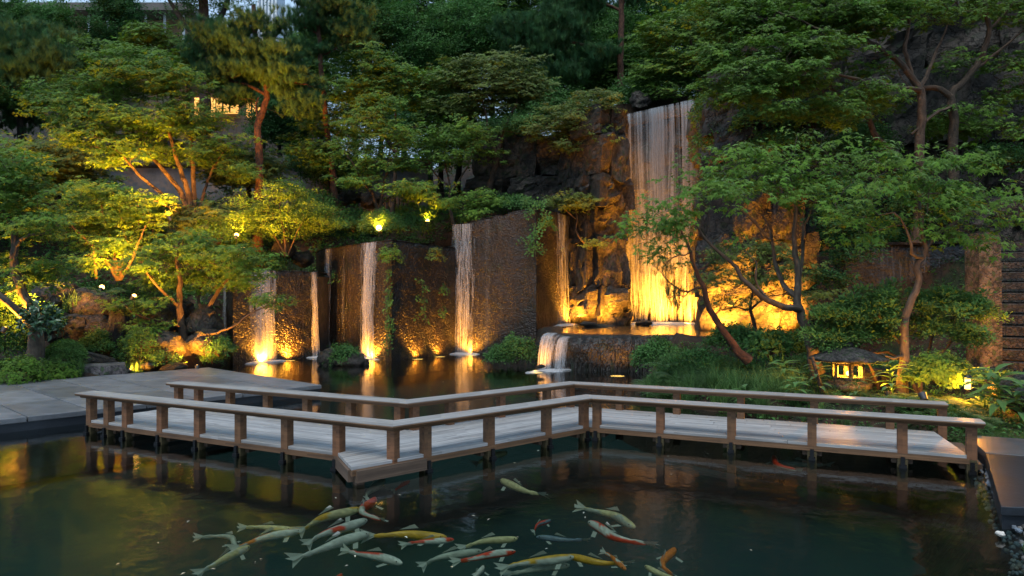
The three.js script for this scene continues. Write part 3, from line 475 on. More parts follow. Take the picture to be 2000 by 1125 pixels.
{ // snow-viewing stone lantern: four legs, table, hexagonal fire box, broad roof
  const t = thing('stone_lantern', 'broad-roofed stone lantern with a lit fire box on the right bank', 'lantern', D((1657 - CX) / FL * 13.6, 13.6, .12)); t.scale.setScalar(.86);
  for (let k = 0; k < 4; k++) { const a = k * Math.PI / 2 + .5, c = new THREE.CatmullRomCurve3([V(Math.cos(a) * .26, .42, Math.sin(a) * .26), V(Math.cos(a) * .38, .3, Math.sin(a) * .38), V(Math.cos(a) * .42, 0, Math.sin(a) * .42)]); part('leg', boxUV(new THREE.TubeGeometry(c, 8, .075, 7), 2), M.lantern, t); }
  part('table', boxUV(new THREE.LatheGeometry([[0, .38], [.36, .38], [.5, .46], [.52, .58], [.45, .62], [0, .62]].map(([x, y]) => new THREE.Vector2(x, y)), 6).rotateY(.3), 1.4), M.lantern, t);
  for (let k = 0; k < 6; k++) { const w = .36, s = new THREE.Shape([[-w / 2, 0], [w / 2, 0], [w / 2, .46], [-w / 2, .46]].map(([x, y]) => new THREE.Vector2(x, y))), hw = .12, q = new THREE.Path(); q.moveTo(-hw, .12); q.lineTo(hw - .03, .12); q.quadraticCurveTo(hw, .12, hw, .15); q.lineTo(hw, .36); q.quadraticCurveTo(hw, .39, hw - .03, .39); q.lineTo(-hw + .03, .39); q.quadraticCurveTo(-hw, .39, -hw, .36); q.closePath(); s.holes.push(q); const g = boxUV(new THREE.ExtrudeGeometry(s, { depth: .05, bevelEnabled: false }).translate(0, .62, w * .866 - .05), 2); part('window_panel', g.rotateY(k * Math.PI / 3 + .22), M.lantern, t); }
  const roof = new THREE.LatheGeometry([[0, 1.06], [.42, 1.07], [.74, 1.1], [.84, 1.13], [.83, 1.17], [.6, 1.28], [.34, 1.37], [.14, 1.42], [.1, 1.43], [.12, 1.47], [.09, 1.52], [0, 1.56]].map(([x, y]) => new THREE.Vector2(x, y)), 28), rp = roof.attributes.position; for (let i = 0; i < rp.count; i++) { const q = (n3(rp.getX(i) * 6 + 9, rp.getY(i) * 6, rp.getZ(i) * 6) - .5) * .035; rp.setY(i, rp.getY(i) + q); } roof.computeVertexNormals();
  part('roof', boxUV(roof, 1.3), std({ color: col(.1, .09, .08), map: T.stone, bumpMap: T.stoneBump, bumpScale: .03, roughness: .95 }), t);
  part('lamp_holder', new THREE.CylinderGeometry(.04, .06, .14, 10).translate(-.02, .69, .05), std({ color: col(.5, .4, .25), roughness: .6 }), t); part('bulb', new THREE.SphereGeometry(.055, 14, 10).translate(-.02, .82, .05), glow(5), t);
  const l = new THREE.PointLight(AMBER, 9, 0, 2); l.position.set(-.02, .82, .05); l.shadow.radius = 2; l.castShadow = true; t.add(l);
}
// ---------------------------------------------------------------- boulders
const BL = [ // px, py of the middle, distance, width, height, depth, label
  [185, 606, 21.3, 1.35, 1.05, 1.2, 'largest tan boulder in the left rock bank'], [157, 645, 20.9, 1.25, .95, 1.1, 'brown boulder below the largest tan boulder'], [203, 645, 20.8, .95, .8, .9, 'reddish boulder right of the brown boulder in the left bank'], [135, 578, 22, 1.1, .7, 1, 'flat-topped boulder up behind the largest tan boulder'], [98, 573, 22.2, 1.0, .7, 1, 'dark boulder at the left end of the upper rock row'], [168, 580, 21.8, .7, .55, .8, 'small tan boulder resting on the largest tan boulder'], [224, 612, 21.4, .7, .8, .8, 'boulder squeezed right of the largest tan boulder'],
  [233, 640, 20.7, .55, 1.2, .6, 'upright mossy boulder in the left bank'], [290, 640, 21.4, 1.5, .85, 1.1, 'wide brown boulder left of the front maple trunk'], [312, 672, 20.6, 1.2, .75, 1, 'rounded grey boulder left of the front maple foot'], [258, 640, 21.2, .7, .6, .8, 'dark boulder behind the fern fronds in the left bank'], [395, 632, 21.9, 1.1, 1.1, 1, 'tan boulder behind the front maple trunk'], [405, 672, 21.4, 1.3, .9, 1, 'boulder between the front maple and the lowest wall'], [340, 610, 22.6, 1.3, .9, 1, 'dark boulder behind the front maple branches'],
  [118, 640, 21.5, .9, .9, .9, 'boulder half hidden behind the dark broadleaf shrub'], [178, 703, 19.4, 1.1, .35, .8, 'low dark stone behind the flat step stone'], [290, 715, 19.9, .6, .22, .4, 'small stone at the water beside the lit grass'], [345, 716, 20.2, .7, .25, .5, 'low wet stone below the front maple'], [553, 490, 27.6, 1.1, .8, .9, 'boulder on the bank above the lowest wall'], [590, 505, 27.9, .9, .6, .8, 'dark boulder right above the lowest wall'],
  [692, 380, 33, 1.3, .8, 1, 'grey boulder on the hillside right of the leaning pine'], [725, 390, 33, 1.1, .7, 1, 'flat grey boulder right of the grey hillside boulder'], [665, 392, 33.2, .9, .6, .9, 'small boulder at the foot of the leaning pine'], [1250, 196, 33, 1.2, .8, 1, 'boulder above the left end of the tall waterfall lip'], [1300, 188, 33.4, 1.1, .7, 1, 'boulder above the middle of the tall waterfall lip'], [1710, 745, 14.6, .7, .5, .6, 'dark boulder right of the stone lantern'], [1985, 765, 12.0, .7, .6, .6, 'amber-lit boulder at the right edge'], [1255, 632, 30, .9, .22, .5, 'low dark stone in the basin left of the bright foot'], [1170, 637, 28.3, 1.6, .25, .8, 'flat dark stone in the basin by the tallest wall'], [1055, 716, 21.0, .3, .12, .25, 'tiny wet stone below the small cascade']];
BL.forEach(([px, py, d, w, h, dp, label], i) => { const m = tag(shadows(new THREE.Mesh(BOULDERS[i % 6], [M.rock, M.rockGrey, M.rockDark][i % 3])), label, 'boulder', 'garden boulders'); m.name = numbered('boulder'); m.position.copy(at(px, py, d)); m.scale.set(w * 1.1, h * 1.15, dp); m.rotation.set(.1 * (i % 3 - 1), i * 1.7, .12 * (i % 5 - 2)); scene.add(m); });
{ const g = rockGeo(404, 1.35, .42, .95, .1, [8, 3, 6], .1), m = tag(shadows(new THREE.Mesh(g, std({ color: col(.3, .25, .24), map: T.stone, bumpMap: T.stoneBump, bumpScale: .02, roughness: .7 }))), 'flat squared step stone at the back edge of the left terrace', 'step stone'); m.name = 'step_stone'; m.position.copy(at(194, 722, 18.75)); m.position.y = .28; m.rotation.y = .55; scene.add(m); }
{ // planted rock islet
  const t = thing('rock_islet', 'small dark rock islet standing in the pond before the middle wall', 'rock', D((665 - CX) / FL * 23.6, 23.6, 0)); for (const [x, y, z, w, h, d, k] of [[-.45, .2, 0, .75, .75, .7, 0], [.3, .12, .1, 1.1, .55, .8, 2], [.75, .05, .1, .5, .35, .5, 4]]) { const m = part('rock', BOULDERS[k], M.rockDark, t); m.position.set(x, y, z); m.scale.set(w, h, d); } }
// ---------------------------------------------------------------- koi
const KOI_C = { white: [.72, .66, .56], cream: [.7, .56, .28], gold: [.8, .4, .03], red: [.85, .06, .02], grey: [.16, .2, .24], orange: [.8, .2, .03], pale: [.5, .48, .38] };
const FINM = phy({ color: col(.6, .58, .48), roughness: .7, transmission: .35, thickness: 0, side: THREE.DoubleSide });
function koi(label, hx, hy, tx, ty, base, patch, bend = .12, depth = .11, pseed = 1) {
  const onWater = (px, py) => { const d = (EYE + depth) * FL / (py - HY); return V((px - CX) / FL * d, 0, -d); };
  const H = onWater(hx, hy), Tl = onWater(tx, ty), dir = Tl.clone().sub(H), L = clamp(dir.length() * 1.25, .48, .95); dir.normalize();
  const t = thing('koi', label, 'koi', V(H.x, -depth, H.z), 'koi in the pond'), side = V(-dir.z, 0, dir.x);
  const NS = 20, NR = 12, pos = [], colr = [], idx = [], r = rng(pseed * 13 + 1), bc = KOI_C[base], pc = patch ? KOI_C[patch] : bc;
  const axis = (k) => { const s = (Math.sin(k * Math.PI * 1.15) * bend + Math.sin(k * Math.PI * 2 + pseed) * .05 * (pseed % 2 ? 1 : -1)) * L * .7 * k; return dir.clone().multiplyScalar(k * L * .84).addScaledVector(side, s); };
  for (let j = 0; j <= NS; j++) {
    const k = j / NS, c = axis(k), w = L * .045 * Math.pow(Math.sin(Math.PI * Math.min(1, .06 + Math.pow(k, .62) * .93)), .8) + .004 * L, h = w * 1.12 + (k > .85 ? .01 : 0);
    for (let i = 0; i < NR; i++) { const a = i / NR * Math.PI * 2, sx = Math.cos(a) * w, sy = Math.sin(a) * h; pos.push(c.x + side.x * sx, sy, c.z + side.z * sx); const n = n3(k * 4.2 + pseed * 7.3, Math.cos(a) * .9 + 3, pseed), on = patch && Math.sin(a) > -.25 && n > .47 ? 1 : 0, belly = Math.sin(a) < -.4 ? 1.05 : 1; const q = .72 + .5 * n3(k * 40, i * 2, pseed); colr.push(...[0, 1, 2].map((z) => (on ? pc[z] : bc[z]) * q * (on ? 1 : belly))); }
  }
  for (let j = 0; j < NS; j++) for (let i = 0; i < NR; i++) { const a = j * NR + i, b = j * NR + (i + 1) % NR; idx.push(a, b, a + NR, b, b + NR, a + NR); }
  const n0 = pos.length / 3; pos.push(-dir.x * .006, 0, -dir.z * .006); colr.push(...bc); for (let i = 0; i < NR; i++) idx.push(n0, (i + 1) % NR, i);
  const g = new THREE.BufferGeometry(); g.setAttribute('position', new THREE.Float32BufferAttribute(pos, 3)); g.setAttribute('color', new THREE.Float32BufferAttribute(colr, 3)); g.setIndex(idx); g.computeVertexNormals();
  part('body', g, KOIM, t);
  const tri = (list) => { const q = new THREE.BufferGeometry().setFromPoints(list); q.computeVertexNormals(); return q; };
  const e = axis(1), e0 = axis(.9), td = e.clone().sub(e0).normalize(), ts = V(-td.z, 0, td.x), F = (a, b, y) => e.clone().addScaledVector(td, a * L).addScaledVector(ts, b * L).setY(y * L);
  const fin = FINM; // tail: two lobes, fanned a little to the side so it shows from above
  part('tail_fin', tri([F(-.05, 0, .012), F(.16, .075, .07), F(.1, .02, .0), F(-.05, 0, .012), F(.1, .02, 0), F(.15, -.05, -.06), F(-.05, 0, .012), F(.17, .045, .02), F(.12, -.03, 0)]), fin, t);
  for (const s of [-1, 1]) { const c = axis(.24), P = (a, b, y) => c.clone().addScaledVector(dir, a * L).addScaledVector(side, s * b * L).setY(y * L); part('pectoral_fin', tri([P(-.02, .07, -.03), P(.06, .17, -.05), P(.11, .15, -.05), P(-.02, .07, -.03), P(.11, .15, -.05), P(.05, .07, -.03)]), fin, t); }
  { const P = (k, y) => { const c = axis(k); return V(c.x, y * L, c.z); }; part('dorsal_fin', tri([P(.4, .085), P(.46, .125), P(.68, .055), P(.4, .085), P(.46, .125), P(.55, .1)]), fin, t); }
  for (const s of [-1, 1]) { const c = axis(.07); part('eye', new THREE.SphereGeometry(.006, 6, 5).translate(c.x + side.x * s * L * .04, L * .022, c.z + side.z * s * L * .04), M.metal, t); }
}
const KOIM = std({ vertexColors: true, roughness: .35 });
// head px, tail px
koi('pale cream-patched koi lying lowest at the left of the shoal', 487, 1068, 402, 1112, 'white', 'cream', .1, .1, 1);
koi('white koi with orange patches in the left group', 588, 1036, 470, 1064, 'white', 'orange', .1, .1, 2);
koi('short cream koi at the left of the shoal', 572, 1034, 486, 1030, 'cream', null, .05, .16, 3);
koi('curled pale koi at the left end of the shoal', 462, 1066, 412, 1046, 'pale', null, .5, .2, 4);
koi('cream koi heading right below the footbridge corner', 702, 994, 592, 1028, 'cream', 'gold', .15, .1, 5);
koi('white koi with a red back pointing at the red koi', 716, 1016, 612, 1054, 'white', 'red', .1, .1, 6);
koi('pure white koi in the middle of the left group', 720, 1042, 596, 1084, 'white', null, .1, .09, 7);
koi('red and white koi turned upright below the bridge corner', 732, 974, 720, 1018, 'red', 'white', .3, .12, 8);
koi('pale koi diving under the bridge corner', 750, 938, 704, 982, 'pale', null, .1, .14, 9);
koi('dim red koi in the shadow of the bridge corner', 800, 940, 772, 956, 'red', null, .1, .22, 10);
koi('golden yellow koi in the centre of the shoal', 872, 1050, 740, 1044, 'gold', null, .08, .12, 11);
koi('white koi with red head overlapping the golden koi', 886, 1054, 800, 1062, 'white', 'red', .08, .08, 12);
koi('white koi with red flank below the golden koi', 785, 1100, 688, 1078, 'white', 'red', .1, .12, 13);
koi('yellowish koi right of the golden koi', 1010, 1052, 912, 1064, 'cream', null, .12, .12, 14);
koi('dull cream koi below the yellowish koi', 940, 1076, 836, 1098, 'pale', null, .2, .16, 15);
koi('bright red koi with white belly in front of the dull cream koi', 1006, 1077, 904, 1094, 'red', 'white', .08, .09, 16);
koi('blue-grey koi alone right of the shoal', 1048, 1049, 1132, 1056, 'grey', null, .05, .1, 17);
koi('large white koi with gold patches at the lower right of the shoal', 1120, 1088, 998, 1106, 'white', 'gold', .1, .12, 18);
koi('broad pale koi under the large white koi', 1112, 1104, 1004, 1118, 'pale', null, .1, .2, 19);
koi('amber koi swimming left behind the orange one', 1106, 1086, 1210, 1102, 'gold', null, .1, .14, 20);
koi('small orange koi with a white tail', 1222, 1112, 1184, 1082, 'orange', 'white', .1, .08, 21);
koi('pale koi cut by the lower frame edge at the right', 1260, 1106, 1320, 1132, 'cream', null, .1, .12, 22);
koi('red koi cut by the lower frame edge', 668, 1122, 640, 1150, 'red', null, .1, .1, 23);
koi('long cream koi gliding right of the bridge corner', 978, 938, 1090, 980, 'cream', null, .15, .12, 24);
koi('pale koi following the long cream koi', 1240, 1030, 1140, 988, 'pale', 'cream', .2, .14, 25);
koi('red and white koi right of the pale following koi', 1150, 1020, 1290, 1082, 'red', 'white', .15, .1, 26);
koi('faded rosy koi at the end of the red and white one', 1318, 1072, 1304, 1118, 'orange', 'pale', .3, .24, 27);
koi('cream koi half under the middle span of the bridge', 990, 884, 880, 918, 'cream', null, .15, .14, 28);
koi('white koi with red head below the right span', 1508, 892, 1580, 944, 'white', 'red', .2, .12, 29);
koi('dim pale koi in the shade of the right span', 1510, 903, 1606, 908, 'pale', null, .15, .2, 30);
koi('tiny red koi between the grey koi and the long one', 1076, 1016, 1040, 1034, 'red', 'grey', .2, .24, 31);
koi('small white koi at the bottom edge in the middle', 944, 1106, 936, 1130, 'white', null, .2, .14, 32);
// ---------------------------------------------------------------- leaves and sprays
class Tris { constructor() { this.p = []; } tri(a, b, c) { this.p.push(a.x, a.y, a.z, b.x, b.y, b.z, c.x, c.y, c.z); } geo() { const g = new THREE.BufferGeometry(); g.setAttribute('position', new THREE.Float32BufferAttribute(this.p, 3)); g.computeVertexNormals(); return g; } }
function basis(dir, up) { const f = dir.clone().normalize(), s = f.clone().cross(up).normalize(), n = s.clone().cross(f).normalize(); return (a, b, c, o) => o.clone().addScaledVector(f, a).addScaledVector(s, b).addScaledVector(n, c); }
function mapleLeaf(T, o, dir, up, s) { const B = basis(dir, up), c = B(.12 * s, 0, 0, o), pts = []; const lob = [[-2.2, .42], [-1.65, .2], [-1.1, .78], [-.6, .32], [0, 1], [.6, .32], [1.1, .78], [1.65, .2], [2.2, .42]]; for (const [a, l] of lob) pts.push(B(.12 * s + Math.cos(a) * l * s, Math.sin(a) * l * s, -.12 * l * l * s, o)); for (let i = 0; i < pts.length - 1; i++) T.tri(c, pts[i], pts[i + 1]); }
function ovalLeaf(T, o, dir, up, s, w = .42) { const B = basis(dir, up), a = B(0, 0, 0, o), t = B(s, 0, -.15 * s, o), m = B(.45 * s, 0, .0, o), l = B(.45 * s, w * s * .5, .06 * s, o), r = B(.45 * s, -w * s * .5, .06 * s, o); T.tri(a, l, m); T.tri(l, t, m); T.tri(a, m, r); T.tri(m, t, r); }
function mapleSpray(seed, ls = .085, n = 11, R = .24) { // a flat fan of leaves
  const T = new Tris(), r = rng(seed); for (let i = 0; i < n; i++) { const a = (r() - .5) * 2.4, k = .15 + .85 * Math.sqrt(r()), o = V(Math.sin(a) * R * k, (r() - .5) * .07 - .1 * k * R, Math.cos(a) * R * k * 1.15), d = V(Math.sin(a * 1.3) + (r() - .5) * .9, -.25 - r() * .35, Math.cos(a * 1.3)); mapleLeaf(T, o, d, V((r() - .5) * .8, 1, (r() - .5) * .8), ls * (.75 + r() * .5)); } return T.geo();
}
function ovalSpray(seed, ls = .07, n = 16, R = .2, w = .45) { const T = new Tris(), r = rng(seed); for (let i = 0; i < n; i++) { const d = rv(r).normalize(); d.y = Math.abs(d.y) * .7 - .05; const o = d.clone().multiplyScalar(R * (.25 + .7 * r())); ovalLeaf(T, o, d.add(rv(r).multiplyScalar(.9)), V((r() - .5), 1, (r() - .5)), ls * (.7 + r() * .6), w); } return T.geo(); }
function pineTuft(seed, n = 46, L = .15, w = .006) { const T = new Tris(), r = rng(seed); for (let i = 0; i < n; i++) { const k = r(), o = V((r() - .5) * .02, k * .16, (r() - .5) * .02), a = r() * 6.28, d = V(Math.cos(a), .55 + r() * .9, Math.sin(a)).normalize(), s = V(-d.z, 0, d.x).normalize().multiplyScalar(w / 2), l = L * (.7 + .5 * r()); T.tri(o.clone().add(s), o.clone().sub(s), o.clone().addScaledVector(d, l)); } return T.geo(); }
function grassTuft(seed, n = 44, L = .5, w = .014, droop = .55) { const T = new Tris(), r = rng(seed); for (let i = 0; i < n; i++) { const a = r() * 6.28, out = .15 + r() * droop, l = L * (.55 + .6 * r()), o = V((r() - .5) * .12, 0, (r() - .5) * .12), P = (k) => V(o.x + Math.cos(a) * l * out * k * k * 1.2, l * (k - .42 * out * k * k * 1.5), o.z + Math.sin(a) * l * out * k * k * 1.2), s = V(-Math.sin(a), 0, Math.cos(a)); for (let j = 0; j < 4; j++) { const k0 = j / 4, k1 = (j + 1) / 4, w0 = w * (1 - k0 * .8) / 2, w1 = j === 3 ? 0 : w * (1 - k1 * .8) / 2, a0 = P(k0), a1 = P(k1); T.tri(a0.clone().addScaledVector(s, w0), a0.clone().addScaledVector(s, -w0), a1.clone().addScaledVector(s, -w1)); if (w1) T.tri(a0.clone().addScaledVector(s, w0), a1.clone().addScaledVector(s, -w1), a1.clone().addScaledVector(s, w1)); } } return T.geo(); }
function fernTuft(seed, n = 9, L = .55) { const T = new Tris(), r = rng(seed); for (let i = 0; i < n; i++) { const a = i / n * 6.28 + r(), l = L * (.7 + .5 * r()), up = .75 + r() * .5, P = (k) => V(Math.cos(a) * l * k * .85, l * up * (k * .95 - k * k * .75), Math.sin(a) * l * k * .85), s = V(-Math.sin(a), 0, Math.cos(a)), f = V(Math.cos(a), 0, Math.sin(a)); for (let j = 1; j < 15; j++) { const k = j / 15, p = P(k), q = P(k + .035), wl = l * .24 * Math.sin(Math.PI * Math.pow(k, .75)) + .01; for (const z of [-1, 1]) T.tri(p, q, p.clone().addScaledVector(s, z * wl).addScaledVector(f, wl * .35).add(V(0, -wl * .15, 0))); } } return T.geo(); }
function broadPlant(seed, stems = 3, H = .6, ls = .34) { const T = new Tris(), r = rng(seed); for (let i = 0; i < stems; i++) { const a0 = r() * 6.28, lean = r() * .25, h = H * (.7 + .5 * r()), top = V(Math.cos(a0) * lean, h, Math.sin(a0) * lean), n = 8; const e = V(.008, 0, 0); T.tri(V(-.008, 0, 0), V(.008, 0, 0), top); T.tri(V(0, 0, .008), V(0, 0, -.008), top); for (let j = 0; j < n; j++) { const k = .35 + .65 * j / (n - 1), a = a0 + j * 2.3, o = top.clone().multiplyScalar(k), B = basis(V(Math.cos(a), .35 + k * .25, Math.sin(a)), V(0, 1, 0)), l = ls * (.75 + .4 * r()), w = l * .2; let pl, pr, pm; for (let q = 0; q <= 5; q++) { const u = q / 5, ww = w * Math.sin(Math.PI * Math.pow(u, .8)) * .62, y = -.55 * u * u * l, m = B(u * l, 0, y, o), L = B(u * l, ww, y + ww * .3, o), R = B(u * l, -ww, y + ww * .3, o); if (q) { T.tri(pl, L, pm); T.tri(L, m, pm); T.tri(pm, m, pr); T.tri(m, R, pr); } pl = L; pr = R; pm = m; } } } return T.geo(); }
const SP = {
  maple: [mapleSpray(1), mapleSpray(2), mapleSpray(3)], mapleFine: [mapleSpray(11, .06, 16, .22), mapleSpray(12, .06, 16, .22)], mapleFar: [mapleSpray(21, .12, 14, .36), mapleSpray(22, .12, 14, .36)],
  oval: [ovalSpray(1), ovalSpray(2)], ovalFar: [ovalSpray(5, .14, 22, .42, .5), ovalSpray(6, .14, 22, .42, .5)], azalea: [ovalSpray(8, .055, 22, .13, .4), ovalSpray(9, .055, 22, .13, .4)], ivy: [ovalSpray(15, .1, 9, .16, .85)], glossy: [ovalSpray(18, .15, 10, .18, .42)],
  pine: [pineTuft(1), pineTuft(2)], pineFar: [pineTuft(5, 60, .26, .014), pineTuft(6, 60, .26, .014)], grass: [grassTuft(1), grassTuft(2)], grassFine: [grassTuft(5, 60, .42, .009, .8)], fern: [fernTuft(1), fernTuft(2)], broad: [broadPlant(1), broadPlant(2), broadPlant(3, 2, .75, .38)],
};
const LM = { maple: leafMat(.095, .195, .018), mapleFine: leafMat(.11, .16, .025), dark: leafMat(.04, .12, .028, .35), evergreen: leafMat(.065, .17, .035, .4), pine: leafMat(.065, .155, .055, .3), azalea: leafMat(.09, .19, .035, .35), grass: leafMat(.1, .2, .05, .4), fern: leafMat(.085, .16, .035, .4), broad: leafMat(.08, .19, .04, .4), glossy: phy({ color: col(.03, .075, .03), roughness: .35, side: THREE.DoubleSide }) };
function instances(name, geos, mat, list, parent, r, vary = .35) { // list of [pos, normal, yaw, scale]
  const m4 = new THREE.Matrix4(), q = new THREE.Quaternion(), q2 = new THREE.Quaternion(), up = V(0, 1, 0), c = new THREE.Color();
  geos.forEach((g, gi) => {
    const mine = list.filter((_, i) => i % geos.length === gi); if (!mine.length) return;
    const im = shadows(new THREE.InstancedMesh(g, mat, mine.length)); im.name = name; im.userData.kind = 'stuff';
    mine.forEach(([p, n, yaw, s], i) => { q.setFromUnitVectors(up, n.clone().normalize()); q2.setFromAxisAngle(up, yaw); q.multiply(q2); m4.compose(p, q, V(s, s, s)); im.setMatrixAt(i, m4); const k = 1 + (r() - .5) * vary * 2, w = (r() - .5) * vary * .7; c.setRGB(clamp(k * (1 + w), .2, 2), clamp(k, .2, 2), clamp(k * (1 - w), .2, 2)); im.setColorAt(i, c); });
    parent.add(im);
  });
}
// ---------------------------------------------------------------- trees: limbs as surveyed, twigs grown out to the crown
let LEAFN = 0; const KD = 1.85;
function growTree(o) {
  const r = rng(o.seed), base = o.limbs[0].pts[0], t = thing(o.name ?? 'maple_tree', o.label, 'tree', base.clone(), o.group), nodes = [], limbOf = [];
  const add = (p, par, limb, minR) => { nodes.push({ p, par, kids: [], limb, minR, n: 0 }); if (par >= 0) nodes[par].kids.push(nodes.length - 1); return nodes.length - 1; };
  const near = (p, ok) => { let b = -1, bd = 1e9; nodes.forEach((q, i) => { if (ok && !ok(q)) return; const d = q.p.distanceToSquared(p); if (d < bd) { bd = d; b = i; } }); return b; };
  o.limbs.forEach((L, li) => {
    const c = new THREE.CatmullRomCurve3(L.pts, false, 'centripetal'), len = c.getLength(), n = Math.max(3, Math.ceil(len / (o.step ?? .22))); let prev = -1;
    if (li && !L.root) prev = near(L.pts[0]);
    for (let k = prev >= 0 ? 1 : 0; k <= n; k++) { const p = c.getPoint(k / n); if (k > 0 && k < n) p.add(rv(r).multiplyScalar((o.wob ?? .05) * Math.min(1, len * .3))); prev = add(p, prev, li, lerp(L.r0, L.r1, k / n)); }
  });
  const nl = nodes.length, att = [], cl = o.clump ?? 1.5;
  for (const P of o.pads) { const area = P.r.x * P.r.y * 3.1 + P.r.x * P.r.z * .8, n = Math.max(6, Math.round(area * (o.k ?? 12) * KD * (P.k ?? 1))); for (let i = 0; i < n; i++) { let v; do { v = V(r() * 2 - 1, r() * 2 - 1, r() * 2 - 1); } while (v.lengthSq() > 1 || (v.lengthSq() < .12 && r() < .6) || (n3((P.c.x + v.x * P.r.x) * cl + 40, (P.c.y + v.y * P.r.y) * cl * 1.6, (P.c.z + v.z * P.r.z) * cl + 40) < (o.gap ?? .42) && r() < .9)); const j = .7 + .6 * n3(v.x * 2 + P.c.x, v.y * 2, v.z * 2 + P.c.z); const out = r() < .12 ? 1.15 + r() * .4 : 1; att.push(P.c.clone().add(V(v.x * P.r.x * j * out, v.y * P.r.y * j * out + (r() - .5) * .28, v.z * P.r.z * j * out))); } }
  const d0 = att.map((a) => { let m = 1e9; for (let i = 0; i < nl; i++) m = Math.min(m, nodes[i].p.distanceTo(a)); return m; });
  const ord = att.map((_, i) => i).sort((a, b) => d0[a] - d0[b]), leaves = [], sc = o.leafScale ?? 1, per = o.sprays ?? 4, spread = (o.spread ?? .22);
  for (const i of ord) {
    const a = att[i]; let b = -1, bc = 1e9;
    for (let j = 0; j < nodes.length; j++) { const q = nodes[j], d = q.p.distanceTo(a); if (d >= bc) continue; const c = d * (1 + .35 * Math.max(0, (q.p.y - a.y) / (d + .01))) + (j < nl ? (q.minR > .05 ? .1 : 0) : 0); if (c < bc) { bc = c; b = j; } }
    const S = nodes[b], par = S.par >= 0 ? nodes[S.par].p : S.p.clone().add(V(0, -1, 0)), dist = S.p.distanceTo(a), pd = S.p.clone().sub(par).normalize(), ctl = S.p.clone().addScaledVector(pd, dist * .35).add(V(0, dist * .08, 0)), n = Math.max(1, Math.min(8, Math.ceil(dist / (o.seg ?? .3)))); let prev = b;
    const cv = new THREE.QuadraticBezierCurve3(S.p, ctl, a); for (let k = 1; k <= n; k++) { const p = cv.getPoint(k / n); if (k < n) p.add(rv(r).multiplyScalar(dist * .07)); prev = add(p, prev, -1, 0); }
    const dir = a.clone().sub(S.p).setY(0); const yaw0 = Math.atan2(dir.x, dir.z);
    for (let k = 0; k < per; k++) { const p = a.clone().add(V((r() - .5) * 2 * spread, (r() - .5) * spread * (o.flat ?? .8), (r() - .5) * 2 * spread)); const nn = o.pine ? V((r() - .5) * .8, 1, (r() - .5) * .8) : V((r() - .5) * (o.tilt ?? .6), 1, (r() - .5) * (o.tilt ?? .6) + (o.face ?? .25)); leaves.push([p.sub(base), nn, yaw0 + (r() - .5) * 3, sc * (.75 + r() * .5)]); }
  }
  for (let i = nodes.length - 1; i >= 0; i--) { const q = nodes[i]; if (!q.kids.length) q.n = 1; if (q.par >= 0) nodes[q.par].n += q.n; }
  const rad = (q) => { const g = (o.twig ?? .005) * Math.pow(q.n, .42); return q.limb >= 0 ? Math.max(q.minR, Math.min(g, q.minR * 1.5)) : Math.min(g, .05); };
  // chains -> tubes
  const bufs = {}; const chain = (start, from) => { const ids = from >= 0 ? [from, start] : [start]; let c = start; for (;;) { const q = nodes[c]; if (!q.kids.length) break; const same = q.kids.find((k) => nodes[k].limb === q.limb && q.limb >= 0); const nx = same !== undefined ? same : (q.limb >= 0 ? undefined : q.kids.reduce((m, k) => nodes[k].n > nodes[m].n ? k : m)); for (const k of q.kids) if (k !== nx) todo.push([k, c]); if (nx === undefined) break; ids.push(nx); c = nx; } const key = nodes[start].limb; (bufs[key] ??= []).push(ids); };
  const todo = nodes.map((q, i) => [i, -1]).filter(([i]) => nodes[i].par < 0); while (todo.length) { const [k, f] = todo.pop(); chain(k, f); }
  for (const key of Object.keys(bufs)) {
    const pos = [], uv = [], idx = [];
    for (const ids of bufs[key]) {
      const P = ids.map((i) => nodes[i].p), R = ids.map((i, j) => j === 0 && ids.length > 1 && nodes[ids[1]].limb !== nodes[i].limb ? Math.min(rad(nodes[i]), rad(nodes[ids[1]]) * 1.25) : rad(nodes[i])), rm = Math.max(...R), ns = rm > .07 ? 9 : rm > .03 ? 6 : rm > .012 ? 4 : 3, b = pos.length / 3; let u = V(1, 0, 0), len = 0;
      if (P.length < 2) continue;
      for (let j = 0; j < P.length; j++) { const d = (P[Math.min(j + 1, P.length - 1)].clone().sub(P[Math.max(0, j - 1)])).normalize(); u = u.clone().addScaledVector(d, -u.dot(d)); if (u.lengthSq() < 1e-4) u = V(0, 0, 1).addScaledVector(d, -d.z); u.normalize(); const w = d.clone().cross(u); if (j) len += P[j].distanceTo(P[j - 1]); const flare = key === '0' && j < 3 ? 1 + .35 * (1 - j / 3) : 1; for (let i = 0; i <= ns; i++) { const a = i / ns * Math.PI * 2, rr = R[j] * flare * (rm > .03 ? .9 + .2 * n3(P[j].x * 3 + i, P[j].y * 3, P[j].z * 3) * (i === ns ? 1 : 1) : 1); const rq = i === ns || i === 0 ? R[j] * flare : rr; pos.push(P[j].x - base.x + (u.x * Math.cos(a) + w.x * Math.sin(a)) * rq, P[j].y - base.y + (u.y * Math.cos(a) + w.y * Math.sin(a)) * rq, P[j].z - base.z + (u.z * Math.cos(a) + w.z * Math.sin(a)) * rq); uv.push(i / ns * Math.max(.3, rm * 6), len * 1.0); } }
      const W = ns + 1; for (let j = 0; j < P.length - 1; j++) for (let i = 0; i < ns; i++) { const a = b + j * W + i; idx.push(a, a + 1, a + W, a + 1, a + W + 1, a + W); }
    }
    if (!idx.length) continue; const g = new THREE.BufferGeometry(); g.setAttribute('position', new THREE.Float32BufferAttribute(pos, 3)); g.setAttribute('uv', new THREE.Float32BufferAttribute(uv, 2)); g.setIndex(idx); g.computeVertexNormals();
